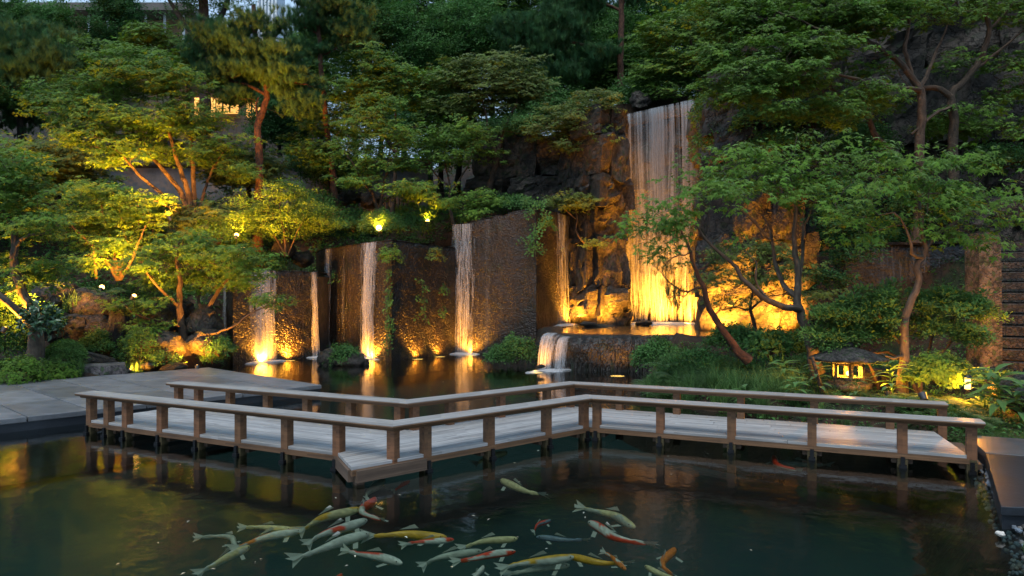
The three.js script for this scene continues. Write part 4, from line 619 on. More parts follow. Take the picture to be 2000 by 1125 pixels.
    part(key === '0' ? 'trunk' : key === '-1' ? 'twigs' : 'limb', g, o.bark ?? M.bark, t, key === '-1' ? { kind: 'stuff' } : null);
  }
  instances('crown', SP[o.leaf ?? 'maple'], o.mat ?? LM.maple, leaves, t, r, o.vary ?? .35); LEAFN += leaves.length; return t;
}
const pads = (d, list) => list.map(([px, py, rx, ry, dd = 0, rz = null, k = 1]) => { const z = d + dd; return { c: at(px, py, z), r: V(rx / FL * z, ry / FL * z, rz ?? Math.max(.5, rx / FL * z * .8)), k }; });
const limb = (d, pts, r0, r1, root) => ({ pts: pts.map(([px, py, dd = 0]) => at(px, py, d + dd)), r0, r1, root });
const FORE = 'trees of the garden', HILL = 'trees on the hillside';
// --- left
growTree({ label: 'spreading maple lit amber from below, standing before the lowest wall', seed: 1, limbs: [limb(21.5, [[362, 696], [357, 660], [354, 628], [350, 590], [352, 545], [345, 500], [352, 470]], .16, .03), limb(21.5, [[362, 672], [385, 645, .2], [402, 610, .3], [425, 570, .4], [455, 535, .5], [490, 510, .6]], .11, .025), limb(21.5, [[355, 640], [335, 632, -.4], [300, 625, -.7], [262, 612, -1], [240, 590, -1.1]], .06, .015), limb(21.5, [[352, 600], [325, 575, -.3], [295, 545, -.5], [275, 510, -.5]], .06, .015), limb(21.5, [[400, 612], [388, 580, .8], [398, 545, 1], [410, 500, 1.2]], .06, .015), limb(21.5, [[372, 660], [410, 652, -.5], [450, 640, -.6], [490, 612, -.5], [540, 590, -.4]], .05, .012)], pads: pads(21.5, [[300, 520, 70, 30], [360, 480, 70, 28], [430, 495, 75, 32], [480, 530, 45, 28], [265, 590, 45, 14, -.8], [320, 550, 50, 16, .8], [425, 545, 50, 18, .8], [290, 636, 40, 8, -1], [530, 592, 36, 16, -.4]]), k: 15, group: FORE, bark: M.bark, mat: LM.maple });
growTree({ label: 'grey leaning tree with a curving trunk at the left edge', seed: 2, limbs: [limb(18, [[68, 700], [72, 650], [74, 612], [52, 585], [36, 550], [24, 512], [32, 470], [20, 430], [-10, 400]], .17, .06), limb(18, [[70, 640], [40, 612, -.3], [5, 582, -.5], [-40, 545, -.6]], .12, .07), limb(18, [[32, 475], [55, 460, -.3], [85, 455, -.4], [115, 440, -.5]], .05, .012)], pads: pads(18, [[20, 320, 70, 30], [60, 370, 60, 26], [10, 400, 60, 34], [75, 430, 50, 20, -.4], [30, 450, 50, 20], [70, 540, 50, 18, .4], [20, 510, 40, 20, .3], [-20, 560, 50, 40], [90, 520, 35, 14, .2]]), k: 16, bark: M.barkGrey, mat: LM.maple, group: FORE });
growTree({ label: 'fan-shaped maple above the left boulders, brightly lit from its foot', seed: 3, limbs: [limb(24.5, [[232, 548], [225, 510], [215, 470], [205, 430], [195, 390]], .09, .02), limb(24.5, [[234, 545], [238, 500, .2], [240, 450, .3], [242, 400, .4]], .08, .02, true), limb(24.5, [[230, 545], [200, 500, -.3], [165, 465, -.4], [130, 430, -.4]], .08, .02, true), limb(24.5, [[236, 545], [258, 505, -.3], [272, 470, -.4], [285, 440, -.4]], .06, .015, true), limb(24.5, [[188, 545, -1], [186, 510, -1], [180, 480, -1]], .05, .02, true)], pads: pads(24.5, [[180, 375, 55, 26], [230, 390, 55, 28], [140, 420, 45, 24], [200, 430, 60, 24], [265, 430, 40, 24], [160, 465, 45, 20], [220, 475, 50, 20, -.5], [180, 505, 40, 18, -1], [260, 480, 40, 20]]), k: 15, mat: LM.maple, group: FORE });
growTree({ label: 'large hillside maple with many stems fanning up to the left', seed: 4, limbs: [limb(28.5, [[372, 420], [352, 375], [330, 345], [300, 310], [262, 262], [225, 225]], .13, .03), limb(28.5, [[376, 420], [362, 360], [345, 310], [328, 255], [310, 205]], .13, .03, true), limb(28.5, [[380, 420], [378, 360, .3], [375, 300, .4], [372, 240, .5], [365, 170, .5]], .12, .03, true), limb(28.5, [[360, 415], [315, 378, -.5], [275, 345, -.8], [235, 300, -1], [200, 280, -1]], .09, .02, true), limb(28.5, [[384, 420], [400, 370, .3], [420, 320, .4], [450, 280, .4]], .08, .02, true), limb(28.5, [[368, 425], [340, 410, -.8], [310, 395, -1.2], [280, 385, -1.4]], .05, .015, true)], pads: pads(28.5, [[130, 215, 70, 26, -.8], [200, 180, 75, 34], [280, 150, 80, 36], [350, 160, 70, 34], [235, 235, 80, 26, -.8], [310, 235, 80, 30], [380, 230, 70, 30], [170, 265, 60, 18, -1], [250, 290, 60, 16, -1], [330, 300, 60, 20, .5], [420, 290, 60, 26], [300, 385, 36, 12, -1.2], [270, 115, 70, 24, .6], [90, 180, 40, 24, -.4], [460, 330, 40, 16], [200, 310, 40, 12, -1]]), k: 9, sprays: 5, leafScale: 1.25, spread: .34, mat: LM.maple, group: HILL });
growTree({ name: 'pine_tree', label: 'red-barked pine with a crooked upper trunk, left of centre', seed: 5, limbs: [limb(29.5, [[503, 490], [504, 420], [506, 350], [506, 290], [504, 240], [514, 215], [522, 180], [510, 130], [500, 70], [495, 10]], .19, .09), limb(29.5, [[506, 238], [500, 205], [505, 190]], .05, .03), limb(29.5, [[520, 185], [480, 165], [440, 155], [410, 140]], .08, .03), limb(29.5, [[518, 170], [560, 160], [600, 165]], .07, .03), limb(29.5, [[508, 120], [460, 100], [420, 90]], .07, .02)], pads: pads(29.5, [[430, 150, 60, 22], [500, 150, 70, 24], [570, 165, 60, 26], [460, 100, 70, 28], [540, 120, 60, 24], [420, 70, 60, 24], [500, 55, 60, 26], [450, 195, 50, 14], [590, 210, 40, 18], [400, 110, 40, 18]]), k: 11, sprays: 5, leaf: 'pineFar', pine: true, leafScale: 1.0, spread: .34, flat: .6, bark: M.barkRed, mat: LM.pine, group: HILL });
growTree({ name: 'pine_tree', label: 'slender red-barked pine leaning right of the crooked pine', seed: 6, limbs: [limb(31.5, [[660, 430], [652, 370], [649, 320], [640, 260], [634, 200], [628, 140], [624, 80], [620, 20], [618, -60]], .16, .08), limb(31.5, [[630, 110], [655, 95], [680, 80]], .05, .02), limb(31.5, [[626, 70], [600, 55], [575, 50]], .05, .02)], pads: pads(31.5, [[600, 50, 45, 20], [660, 40, 60, 26], [610, 100, 40, 14], [680, 75, 45, 18], [640, 5, 60, 24], [590, 0, 40, 20]]), k: 10, sprays: 5, leaf: 'pineFar', pine: true, spread: .34, flat: .6, bark: M.barkRed, mat: LM.pine, group: HILL });
growTree({ label: 'small round-leaved tree glowing yellow beside the pine foot', seed: 7, limbs: [limb(26.8, [[560, 500], [555, 460], [548, 420], [545, 385]], .05, .015), limb(26.8, [[562, 500], [580, 455], [600, 420]], .04, .012, true), limb(26.8, [[558, 500], [535, 460], [510, 430]], .04, .012, true)], pads: pads(26.8, [[550, 385, 50, 26], [500, 410, 40, 26], [600, 415, 45, 30], [560, 440, 55, 22], [630, 445, 30, 20], [490, 450, 35, 22]]), k: 15, leaf: 'oval', leafScale: 1.25, mat: LM.maple, group: HILL });
growTree({ label: 'maple lit yellow from the spotlight above the middle wall', seed: 8, limbs: [limb(28.5, [[742, 440], [735, 400], [725, 370], [718, 340], [714, 300]], .09, .02), limb(28.5, [[740, 425], [748, 370], [758, 320], [765, 280]], .07, .02), limb(28.5, [[728, 380], [705, 350, -.3], [690, 320, -.4], [675, 300, -.4]], .05, .015), limb(28.5, [[745, 400], [765, 380, .3], [790, 360, .4]], .04, .012)], pads: pads(28.5, [[720, 240, 50, 28], [690, 290, 45, 22], [760, 270, 50, 26], [730, 320, 45, 18, -.4], [790, 320, 45, 16, .4], [700, 350, 45, 12, -.4], [800, 365, 60, 12, -.5], [740, 200, 45, 20]]), k: 11, leafScale: 1.2, spread: .28, mat: LM.maple, group: HILL });
growTree({ label: 'grey-green tree with a dark trunk behind the yellow-lit maple', seed: 9, limbs: [limb(32, [[765, 440], [768, 390], [772, 330], [775, 270], [770, 200]], .13, .04), limb(32, [[772, 300], [740, 250], [700, 210], [660, 180]], .08, .02), limb(32, [[774, 290], [810, 250], [850, 210], [880, 190]], .07, .02)], pads: pads(32, [[680, 180, 70, 40], [750, 160, 70, 44], [820, 170, 70, 40], [640, 240, 50, 30], [720, 130, 60, 30], [860, 230, 50, 28], [600, 290, 50, 22, -1], [660, 270, 50, 24]]), k: 7, sprays: 5, leaf: 'mapleFar', spread: .4, mat: LM.maple, bark: M.bark, group: HILL });
growTree({ label: 'low forked maple with drooping tiers above the dark tallest wall', seed: 10, limbs: [limb(30, [[885, 440], [878, 400], [878, 360], [872, 330], [865, 300]], .07, .02), limb(30, [[880, 375], [905, 340], [920, 310], [925, 275]], .05, .02), limb(30, [[878, 365], [850, 340], [835, 310]], .05, .015)], pads: pads(30, [[830, 265, 55, 22], [900, 255, 60, 24], [940, 290, 45, 16], [860, 310, 45, 14], [900, 395, 60, 12, -1], [820, 380, 50, 12, -1], [950, 385, 45, 10, -1.2], [920, 420, 30, 8, -1.4]]), k: 9, leafScale: 1.25, spread: .3, mat: LM.maple, group: HILL });
growTree({ label: 'leaning forked tree at the left edge of the brown rock cliff', seed: 11, limbs: [limb(31, [[940, 420], [955, 370], [968, 320], [978, 270], [992, 235], [1010, 200]], .16, .05), limb(31, [[970, 300], [955, 265], [950, 230], [940, 190]], .08, .03)], pads: pads(31.5, [[960, 180, 80, 40], [900, 200, 60, 30], [1020, 170, 60, 30], [980, 130, 70, 34], [900, 150, 50, 30]]), k: 7, sprays: 5, leaf: 'mapleFar', spread: .4, bark: M.bark, mat: LM.mapleFine, group: HILL });
growTree({ label: 'thin-stemmed tree growing on the rock column left of the tall waterfall', seed: 12, limbs: [limb(29.8, [[1190, 340], [1170, 300], [1150, 265], [1135, 235]], .045, .012), limb(29.8, [[1188, 340], [1175, 280], [1170, 230], [1172, 190]], .04, .012, true), limb(29.8, [[1192, 342], [1192, 300], [1195, 260]], .03, .01, true)], pads: pads(29.8, [[1100, 225, 60, 20], [1060, 255, 45, 12], [1160, 200, 50, 22], [1130, 250, 45, 14], [1175, 260, 30, 18], [1110, 285, 30, 10]]), k: 12, leafScale: 1.2, spread: .26, mat: LM.mapleFine, group: HILL });
growTree({ label: 'small bush-like tree hanging from the rock column on a curved root', seed: 13, limbs: [limb(29.4, [[1155, 478, .3], [1138, 470], [1125, 450], [1128, 425], [1120, 405]], .05, .02), limb(29.4, [[1126, 430], [1105, 410], [1085, 400]], .03, .01)], pads: pads(29.4, [[1110, 390, 40, 14], [1140, 395, 35, 14], [1085, 395, 20, 12], [1155, 472, 14, 12]]), k: 16, leafScale: 1.0, spread: .22, mat: LM.mapleFine, group: HILL });
growTree({ name: 'pine_tree', label: 'tall bare-trunked pine rising above the tall waterfall', seed: 14, limbs: [limb(36, [[1211, 240], [1211, 190], [1212, 120], [1213, 50], [1214, -40], [1214, -120]], .2, .12), limb(36, [[1212, 100], [1150, 90], [1090, 78], [1040, 70], [1030, 100]], .1, .04), limb(36, [[1213, 20], [1160, 0], [1110, -10]], .08, .03)], pads: pads(36, [[1050, 100, 60, 24], [1100, 60, 60, 26], [1150, 120, 50, 22], [1010, 60, 50, 26], [1120, 10, 60, 24], [1260, -20, 60, 30], [1090, 160, 50, 20]]), k: 8, sprays: 5, leaf: 'pineFar', pine: true, leafScale: 1.3, spread: .42, flat: .6, bark: M.barkRed, mat: LM.pine, group: HILL });
growTree({ label: 'tree at the right end of the tall waterfall lip with amber-lit stems', seed: 15, limbs: [limb(33, [[1376, 200], [1372, 170], [1360, 130], [1350, 90], [1345, 40]], .1, .04), limb(33, [[1374, 180], [1345, 172], [1310, 165]], .05, .02), limb(33, [[1372, 160], [1395, 110], [1410, 60]], .06, .02)], pads: pads(33, [[1310, 60, 60, 40], [1370, 40, 60, 36], [1300, 130, 60, 30], [1360, 110, 50, 30], [1420, 70, 50, 34], [1290, 170, 40, 18], [1410, 130, 40, 26]]), k: 7, sprays: 5, leaf: 'mapleFar', spread: .4, mat: LM.maple, group: HILL });
// --- right
growTree({ label: 'wide maple with sinuous twin trunks overhanging the upper right, front trunk', seed: 16, limbs: [limb(19, [[1790, 475], [1795, 400], [1795, 290], [1800, 210], [1798, 175], [1780, 150], [1750, 115], [1700, 85], [1650, 45], [1600, 0]], .14, .05), limb(19, [[1798, 175], [1740, 168, -.5], [1680, 158, -.8], [1620, 143, -1], [1560, 138, -1.2]], .07, .02), limb(19, [[1782, 150], [1768, 100], [1775, 50], [1780, -20]], .07, .03), limb(19, [[1800, 170], [1825, 110, .4], [1850, 50, .5]], .06, .02), limb(19, [[1660, 55], [1610, 60, -.5], [1560, 40, -.8], [1510, 20, -1]], .05, .02)], pads: pads(19, [[1530, 90, 90, 22, -1], [1480, 140, 80, 20, -1.2], [1560, 150, 80, 16, -1.2], [1450, 190, 55, 14, -1.3], [1500, 40, 90, 26, -.6], [1600, 30, 80, 24], [1420, 110, 50, 24, -.8], [1440, 50, 60, 30, -.4], [1680, 50, 60, 22], [1640, 100, 50, 14, -.5], [1700, 180, 60, 12, -.6], [1560, 5, 70, 18], [1440, 5, 70, 26, -.4], [1720, 10, 70, 20], [1520, 215, 45, 10, -1.2], [1620, 210, 60, 12, -.8], [1580, -60, 130, 40, 2, 2.5, .7], [1740, -70, 120, 40, 2, 2.5, .7], [1430, -50, 110, 40, 2, 2.5, .7], [1400, 170, 45, 20, -.4], [1500, 170, 60, 18]]), k: 21, spread: .26, leafScale: 1.15, flat: .5, mat: LM.maple, bark: M.bark, group: FORE });
growTree({ label: 'wide maple with sinuous twin trunks overhanging the upper right, rear trunk', seed: 17, limbs: [limb(19.6, [[1865, 475], [1863, 380], [1862, 290], [1862, 220], [1858, 185], [1885, 155], [1915, 115], [1930, 60], [1920, -20]], .15, .06), limb(19.6, [[1860, 190], [1830, 172], [1800, 172]], .09, .07), limb(19.6, [[1930, 60], [1960, 30], [1990, -10]], .05, .02), limb(19.6, [[1900, 140], [1950, 100], [2010, 50]], .05, .02), limb(19.6, [[1870, 205], [1830, 220, -.5], [1805, 240, -.6], [1780, 262, -.6]], .05, .03)], pads: pads(19.6, [[1980, 30, 60, 30], [1930, 110, 50, 18], [1900, 220, 70, 16], [1960, 250, 60, 16], [1870, 120, 40, 14], [1990, 140, 50, 24], [1830, 30, 60, 22], [1760, 20, 60, 20], [1720, 130, 50, 14], [1900, 20, 50, 20], [1900, -60, 120, 40, 2, 2.5, .9], [2010, -40, 100, 60, 1, 2.5, .9], [1850, 250, 60, 18, 1], [1960, 190, 50, 18, .5], [1760, 200, 50, 14, 1]]), k: 9, spread: .26, flat: .5, mat: LM.maple, bark: M.bark, group: FORE });
growTree({ label: 'bent dark tree leaning left behind the right maple', seed: 18, limbs: [limb(20.5, [[1755, 330], [1735, 290], [1710, 265], [1690, 220], [1660, 195], [1630, 180], [1615, 150]], .11, .04)], pads: pads(20.5, [[1640, 200, 60, 18], [1690, 225, 40, 14], [1600, 160, 60, 16]]), k: 9, spread: .26, mat: LM.maple, bark: M.bark, group: FORE });
growTree({ label: 'grey many-limbed maple in front of the golden rock face', seed: 19, limbs: [limb(14.8, [[1598, 730], [1585, 680], [1574, 640], [1562, 605], [1556, 570], [1558, 520], [1550, 470], [1556, 420], [1550, 370]], .125, .03), limb(14.8, [[1560, 605], [1530, 598, -.3], [1490, 580, -.5], [1455, 548, -.6], [1425, 510, -.6], [1385, 475, -.6], [1360, 440, -.6]], .075, .02), limb(14.8, [[1558, 578], [1535, 565, .2], [1520, 535, .3], [1510, 490, .3], [1505, 450, .3], [1490, 420, .3]], .065, .02), limb(14.8, [[1557, 560], [1568, 500, .2], [1570, 450, .3], [1580, 420, .3], [1600, 380, .3]], .045, .012), limb(14.8, [[1508, 480], [1480, 440, -.3], [1440, 400, -.5], [1430, 370, -.5]], .035, .01), limb(14.8, [[1490, 575], [1475, 545, -.4], [1478, 515, -.4], [1455, 490, -.4]], .03, .01)], pads: pads(14.8, [[1400, 385, 90, 30, -.5], [1490, 365, 90, 32], [1580, 350, 80, 34], [1350, 430, 70, 22, -.6], [1300, 450, 50, 22, -.6], [1440, 335, 80, 26], [1540, 310, 80, 26], [1630, 330, 55, 30], [1500, 290, 70, 16], [1390, 350, 70, 22], [1290, 410, 45, 16, -.4], [1610, 410, 45, 24], [1420, 300, 60, 14], [1250, 440, 24, 14, -.4], [1580, 270, 40, 16], [1290, 500, 30, 12, -.4, null, .6]]), k: 7, sprays: 3, gap: .54, clump: 1.8, spread: .3, leafScale: 1.1, tilt: 1.0, face: .5, mat: LM.maple, bark: M.barkGrey, group: FORE });
growTree({ name: 'pine_tree', label: 'leaning red pine with sparse needle tufts before the tall waterfall', seed: 20, limbs: [limb(15.3, [[1462, 705], [1440, 685], [1412, 645], [1388, 605], [1372, 560], [1358, 520], [1342, 480], [1330, 450]], .1, .02), limb(15.3, [[1372, 555], [1340, 570, -.3], [1310, 555, -.4], [1290, 530, -.4]], .025, .01), limb(15.3, [[1350, 500], [1320, 500, -.3], [1295, 520, -.4]], .02, .008), limb(15.3, [[1362, 535], [1390, 510, .2], [1420, 505, .3]], .025, .01)], pads: pads(15.3, [[1300, 530, 30, 14, -.3, .4], [1335, 445, 40, 16, 0, .5], [1290, 470, 30, 14, 0, .5], [1400, 505, 36, 14, .2, .5], [1340, 590, 30, 10, -.3, .4], [1310, 575, 22, 12, -.3, .4]]), k: 9, sprays: 3, leaf: 'pine', pine: true, spread: .12, bark: M.barkRed, mat: LM.pine, group: FORE });
growTree({ label: 'low dome-shaped fine-leaved maple between the golden rock and the grey maple', seed: 21, limbs: [limb(18, [[1472, 690], [1474, 640], [1465, 600], [1470, 570]], .06, .03), limb(18, [[1468, 610], [1440, 600], [1410, 605]], .03, .01), limb(18, [[1468, 600], [1500, 580], [1530, 575]], .03, .01)], pads: pads(18, [[1450, 500, 55, 20], [1500, 490, 50, 20], [1410, 540, 40, 20], [1460, 540, 50, 16], [1540, 530, 40, 16], [1590, 570, 36, 14], [1430, 580, 36, 12]]), k: 13, leaf: 'mapleFine', leafScale: 1.1, spread: .22, mat: LM.mapleFine, bark: M.barkDark, group: FORE });
growTree({ label: 'grey maple with an S-curved trunk beside the stone lantern', seed: 22, limbs: [limb(13.4, [[1762, 770], [1764, 720], [1770, 670], [1768, 612], [1788, 575], [1795, 545], [1792, 515], [1810, 490], [1800, 440], [1795, 390]], .095, .03), limb(13.4, [[1802, 500], [1782, 498, -.2], [1778, 470, -.3], [1765, 435, -.4], [1745, 415, -.5]], .04, .015), limb(13.4, [[1806, 484], [1840, 450, .2], [1880, 425, .3], [1930, 400, .4]], .045, .012), limb(13.4, [[1766, 690], [1745, 700, -.2], [1720, 690, -.3]], .03, .012)], pads: pads(13.4, [[1720, 370, 70, 26, -.3], [1790, 350, 80, 30], [1870, 370, 80, 30, .2], [1940, 360, 70, 30, .3], [1750, 420, 60, 22, -.3], [1830, 410, 70, 22], [1910, 420, 60, 20, .3], [1760, 310, 60, 20], [1850, 315, 70, 20], [1690, 320, 45, 20], [1970, 410, 40, 20], [1840, 450, 50, 14], [1700, 450, 36, 18], [1900, 470, 40, 14], [1650, 400, 34, 22], [1730, 290, 40, 14], [1920, 310, 50, 16]]), k: 7, sprays: 3, gap: .54, clump: 1.8, spread: .3, leafScale: 1.1, tilt: 1.0, face: .5, mat: LM.maple, bark: M.barkGrey, group: FORE });
growTree({ name: 'azalea_tree', label: 'broad low azalea with amber-lit bare stems over the stone lantern', seed: 23, limbs: [limb(13.9, [[1795, 770], [1800, 730], [1815, 690], [1822, 655], [1835, 630]], .05, .018), limb(13.9, [[1790, 770], [1770, 720, .2], [1740, 690, .3], [1700, 690, .3], [1660, 675, .3]], .04, .014, true), limb(13.9, [[1800, 730], [1840, 690, -.2], [1870, 650, -.2], [1890, 630, -.2]], .035, .012), limb(13.9, [[1798, 745], [1765, 680, -.2], [1740, 650, -.2], [1720, 635, -.2]], .03, .012), limb(13.9, [[1715, 760, .3], [1705, 725, .3], [1695, 705, .3], [1700, 680, .3]], .04, .014, true)], pads: pads(13.9, [[1640, 625, 50, 26], [1700, 610, 60, 26], [1770, 595, 65, 22], [1850, 595, 60, 20], [1630, 665, 40, 18], [1920, 610, 40, 18], [1690, 650, 45, 18], [1890, 660, 30, 12, -.4], [1830, 640, 40, 12]]), k: 34, sprays: 5, leaf: 'azalea', leafScale: 1.45, spread: .14, mat: LM.azalea, bark: M.bark, group: FORE });
growTree({ name: 'evergreen_tree', label: 'dark evergreen filling the shade between golden rock and black wall', seed: 24, limbs: [limb(18.5, [[1655, 640], [1650, 560], [1645, 480], [1650, 400]], .08, .03)], pads: pads(18.5, [[1650, 380, 50, 34], [1640, 440, 50, 30], [1660, 500, 45, 34], [1630, 550, 45, 24], [1700, 430, 40, 26]]), k: 12, leaf: 'oval', leafScale: 1.4, spread: .25, mat: LM.dark, bark: M.barkDark, group: FORE });
// --- the wood behind: every tree on its own
const BACK = [
  [-90, 480, 27, 330, 130, 110, 'maple', 'maple crown reaching in at the left edge above the leaning tree'], [-160, 400, 34, 200, 150, 130, 'ever', 'evergreen crown reaching in at the far left edge of the wood'],
  [1010, 200, 47, 90, 90, 80, 'ever', 'evergreen at the back of the middle of the wood'], [1400, 200, 46, 120, 90, 70, 'dark', 'dark tree behind the right end of the tall waterfall lip'], [1300, 200, 40, 150, 70, 40, 'dark', 'low dark bush behind the tall waterfall lip'], [840, 240, 47, 150, 100, 70, 'dark', 'dark tree deep in the wood behind the grey-green tree'], [740, 250, 46, 200, 90, 60, 'dark', 'dark tree deep in the wood behind the slender pine'], [1180, 190, 47, 80, 90, 80, 'dark', 'dark tree deep in the wood behind the bare pine'], [1480, 190, 44, 10, 110, 60, 'maple', 'bright tree topping the wood right of the waterfall'], [500, 300, 44, 150, 70, 60, 'dark', 'dark tree behind the crooked pine crown'],
  [1150, 215, 40, 150, 90, 60, 'ever', 'evergreen just left of the tall waterfall lip'], [1230, 205, 39, 130, 60, 60, 'maple', 'young tree right behind the tall waterfall lip'], // px of trunk, py of foot, distance, crown middle y, rx, ry, kind, label
  [40, 330, 37, 150, 110, 120, 'pine', 'blue-green pine at the far left edge of the wood'], [45, 190, 46, 60, 120, 60, 'ever', 'bright green tree over the far left of the hotel terrace'], [150, 230, 44, 130, 110, 60, 'maple', 'dark maple below the hotel windows at the upper left'], [215, 200, 47, 60, 70, 80, 'dark', 'dark evergreen before the hotel at the upper left'], [330, 260, 45, 100, 90, 50, 'maple', 'mid-green tree under the large dark crown at the upper left'], [400, 240, 43, -10, 120, 60, 'bare', 'great dark-limbed tree against the sky at the top left'],
  [700, 250, 40, 60, 110, 90, 'ever', 'dense evergreen behind the slender pine'], [790, 250, 43, 40, 110, 100, 'maple', 'tall bright-topped tree right of the slender pine'], [890, 260, 40, 80, 110, 100, 'ever', 'dense evergreen in the middle of the wood'], [960, 240, 44, 10, 100, 90, 'maple', 'tree topping the middle of the wood'], [1050, 230, 42, 180, 100, 60, 'dark', 'shadowy evergreen above the brown rock cliff'], [1120, 210, 45, 30, 90, 90, 'ever', 'evergreen behind the tall bare pine, on its left'], [1270, 200, 42, 60, 90, 100, 'ever', 'evergreen behind the tall bare pine, on its right'], [1340, 190, 44, 0, 100, 80, 'maple', 'bright tree above the tall waterfall'], [1460, 200, 40, 60, 110, 100, 'ever', 'evergreen right of the tall waterfall'], [1560, 200, 38, 110, 100, 90, 'dark', 'dark tree on the cliff top right of the waterfall'], [1660, 180, 34, 60, 100, 90, 'dark', 'dark tree on the cliff top behind the overhanging maple'], [1790, 150, 32, 10, 110, 70, 'dark', 'dark tree on the high cliff at the right'], [1920, 140, 30, 20, 110, 80, 'maple', 'leafy tree on the high cliff at the far right'], [560, 330, 42, 240, 70, 60, 'dark', 'dark shrub-like tree before the pale garden wall'], [600, 260, 46, 130, 60, 90, 'maple', 'pale blue-green tree between the two red pines'], [860, 330, 38, 250, 90, 60, 'dark', 'shadowy tree behind the low forked maple'], [1000, 350, 37, 270, 60, 50, 'dark', 'dark bush above the tallest wall'], [1480, 330, 35, 180, 70, 50, 'dark', 'dark bush on the cliff beside the tall waterfall'], [110, 430, 33, 330, 100, 60, 'olive', 'amber-tinged maple at the left behind the fan-shaped one'], [470, 400, 32, 330, 70, 40, 'olive', 'olive shrub-tree behind the crooked pine trunk'], [640, 400, 34, 330, 60, 40, 'dark', 'dark shrub behind the slender pine foot'], [250, 470, 31, 420, 80, 34, 'dark', 'dark shrub under the large hillside maple'], [420, 470, 29, 430, 60, 30, 'olive', 'low olive bush left of the crooked pine foot']];
const KIND = { pine: { name: 'pine_tree', leaf: 'pineFar', pine: true, leafScale: 1.5, mat: LM.pine, k: 4.5 }, ever: { name: 'evergreen_tree', leaf: 'ovalFar', mat: LM.evergreen, k: 4.5, leafScale: 1.1, tilt: 1.4 }, dark: { name: 'evergreen_tree', leaf: 'ovalFar', mat: LM.dark, k: 5, tilt: 1.4 }, maple: { leaf: 'mapleFar', mat: LM.maple, k: 4.5, leafScale: 1.15 }, olive: { leaf: 'mapleFar', mat: LM.mapleFine, k: 7 }, bare: { name: 'camphor_tree', leaf: 'ovalFar', mat: LM.dark, k: .9, tilt: 1.4 } };
BACK.forEach(([px, py, d, cy, rx, ry, kind, label], i) => {
  const r = rng(900 + i), K = KIND[kind], f = at(px, py, d), gy = groundH(f.x, d); f.y = Math.min(f.y, gy + .3) ; const top = at(px + (r() - .5) * rx * .4, cy - ry * .5, d), mid = f.clone().lerp(top, .5).add(V((r() - .5) * .8, 0, 0)), L = [{ pts: [f, mid, top], r0: .2, r1: .06 }];
  const P = []; const n = 5 + Math.floor(r() * 3); for (let q = 0; q < n; q++) { const a = q / n * 6.28 + r(), rr = .55; P.push({ c: at(px + Math.cos(a) * rx * rr, cy + Math.sin(a) * ry * rr, d + (r() - .5) * 2), r: V(rx * .5 / FL * d, ry * .42 / FL * d, 1.6), k: 1 }); } P.push({ c: at(px, cy, d), r: V(rx * .6 / FL * d, ry * .5 / FL * d, 2), k: 1 });
  if (kind === 'bare') for (const [a, b] of [[[410, 60], [520, 95]], [[400, 80], [330, 0]], [[405, 70], [450, -10]], [[440, 75], [500, 20]]]) L.push({ pts: [at(...a, d), at((a[0] + b[0]) / 2, (a[1] + b[1]) / 2 + 12, d), at(...b, d)], r0: .28, r1: .1 });
  growTree({ seed: 500 + i, label, limbs: kind === 'bare' ? [{ pts: [f, at(400, 90, d), at(395, -60, d)], r0: .4, r1: .25 }, ...L.slice(1)] : L, pads: P, sprays: 6, spread: .6, clump: .8, step: .5, seg: .6, twig: .008, bark: M.barkDark, group: 'trees of the wood behind', ...K });
});
// ---------------------------------------------------------------- shrubs, grasses, ferns
function shrub(name, label, px, py, d, rx, ry, geo, mat, n, sc, o = {}) { // dome of sprays on short stems; px, py: foot
  const p = at(px, py, d), r = rng(Math.round(px * 7 + py)), t = thing(name, label, o.cat ?? 'shrub', p, o.group ?? 'shrubs and herbs'), list = [], RX = rx / FL * d, RY = ry / FL * d;
  for (let i = 0; i < n; i++) { const a = r() * 6.28, e = Math.asin(r()), k = o.dome ? .85 + r() * .15 : Math.cbrt(.15 + .85 * r()), j = o.dome ? 1 : .8 + .4 * n3(Math.cos(a) * 2 + px, e * 2, Math.sin(a) * 2); const q = V(Math.cos(a) * Math.cos(e) * RX * k * j, Math.sin(e) * RY * k * j + .03, Math.sin(a) * Math.cos(e) * RX * .8 * k * j); list.push([q, V(q.x / RX * .9, .8 + (o.up ?? 0), q.z / RX * .9), r() * 6.28, sc * (.7 + r() * .6)]); }
  if (o.stems !== 0) { const T = []; for (let i = 0; i < (o.stems ?? 5); i++) { const q = list[Math.floor(r() * list.length)][0]; T.push(new THREE.TubeGeometry(new THREE.QuadraticBezierCurve3(V(0, -.1, 0), V(q.x * .3, q.y * .6, q.z * .3), q), 5, .012, 4)); } part('stems', boxUV(join(T), 2), M.bark, t); }
  instances('foliage', SP[geo], mat, list, t, r, .3); return t;
}
function tufts(name, label, list, geo, mat, o = {}) { const r = rng(o.seed ?? 5), p0 = (list[0] ?? [console.log('EMPTY', label)])[0] ?? V(0,0,0), t = thing(name, label, o.cat ?? 'grass clump', p0, o.group ?? 'shrubs and herbs'); instances(o.part ?? 'blades', SP[geo], mat, list.map(([p, s]) => [p.clone().sub(p0), V((r() - .5) * .3, 1, (r() - .5) * .3), r() * 6.28, s]), t, r, .25); return t; }
const area = (pts, n, d0, d1, seed, smin, smax) => { const r = rng(seed), out = []; const [a, b] = pts; for (let i = 0; i < n; i++) { const d = lerp(d0, d1, r()), px = lerp(a, b, r()), x = (px - CX) / FL * d; if (inPoly(POND, x, d)) continue; out.push([D(x, d, groundH(x, d) - .02), lerp(smin, smax, r())]); } return out; };
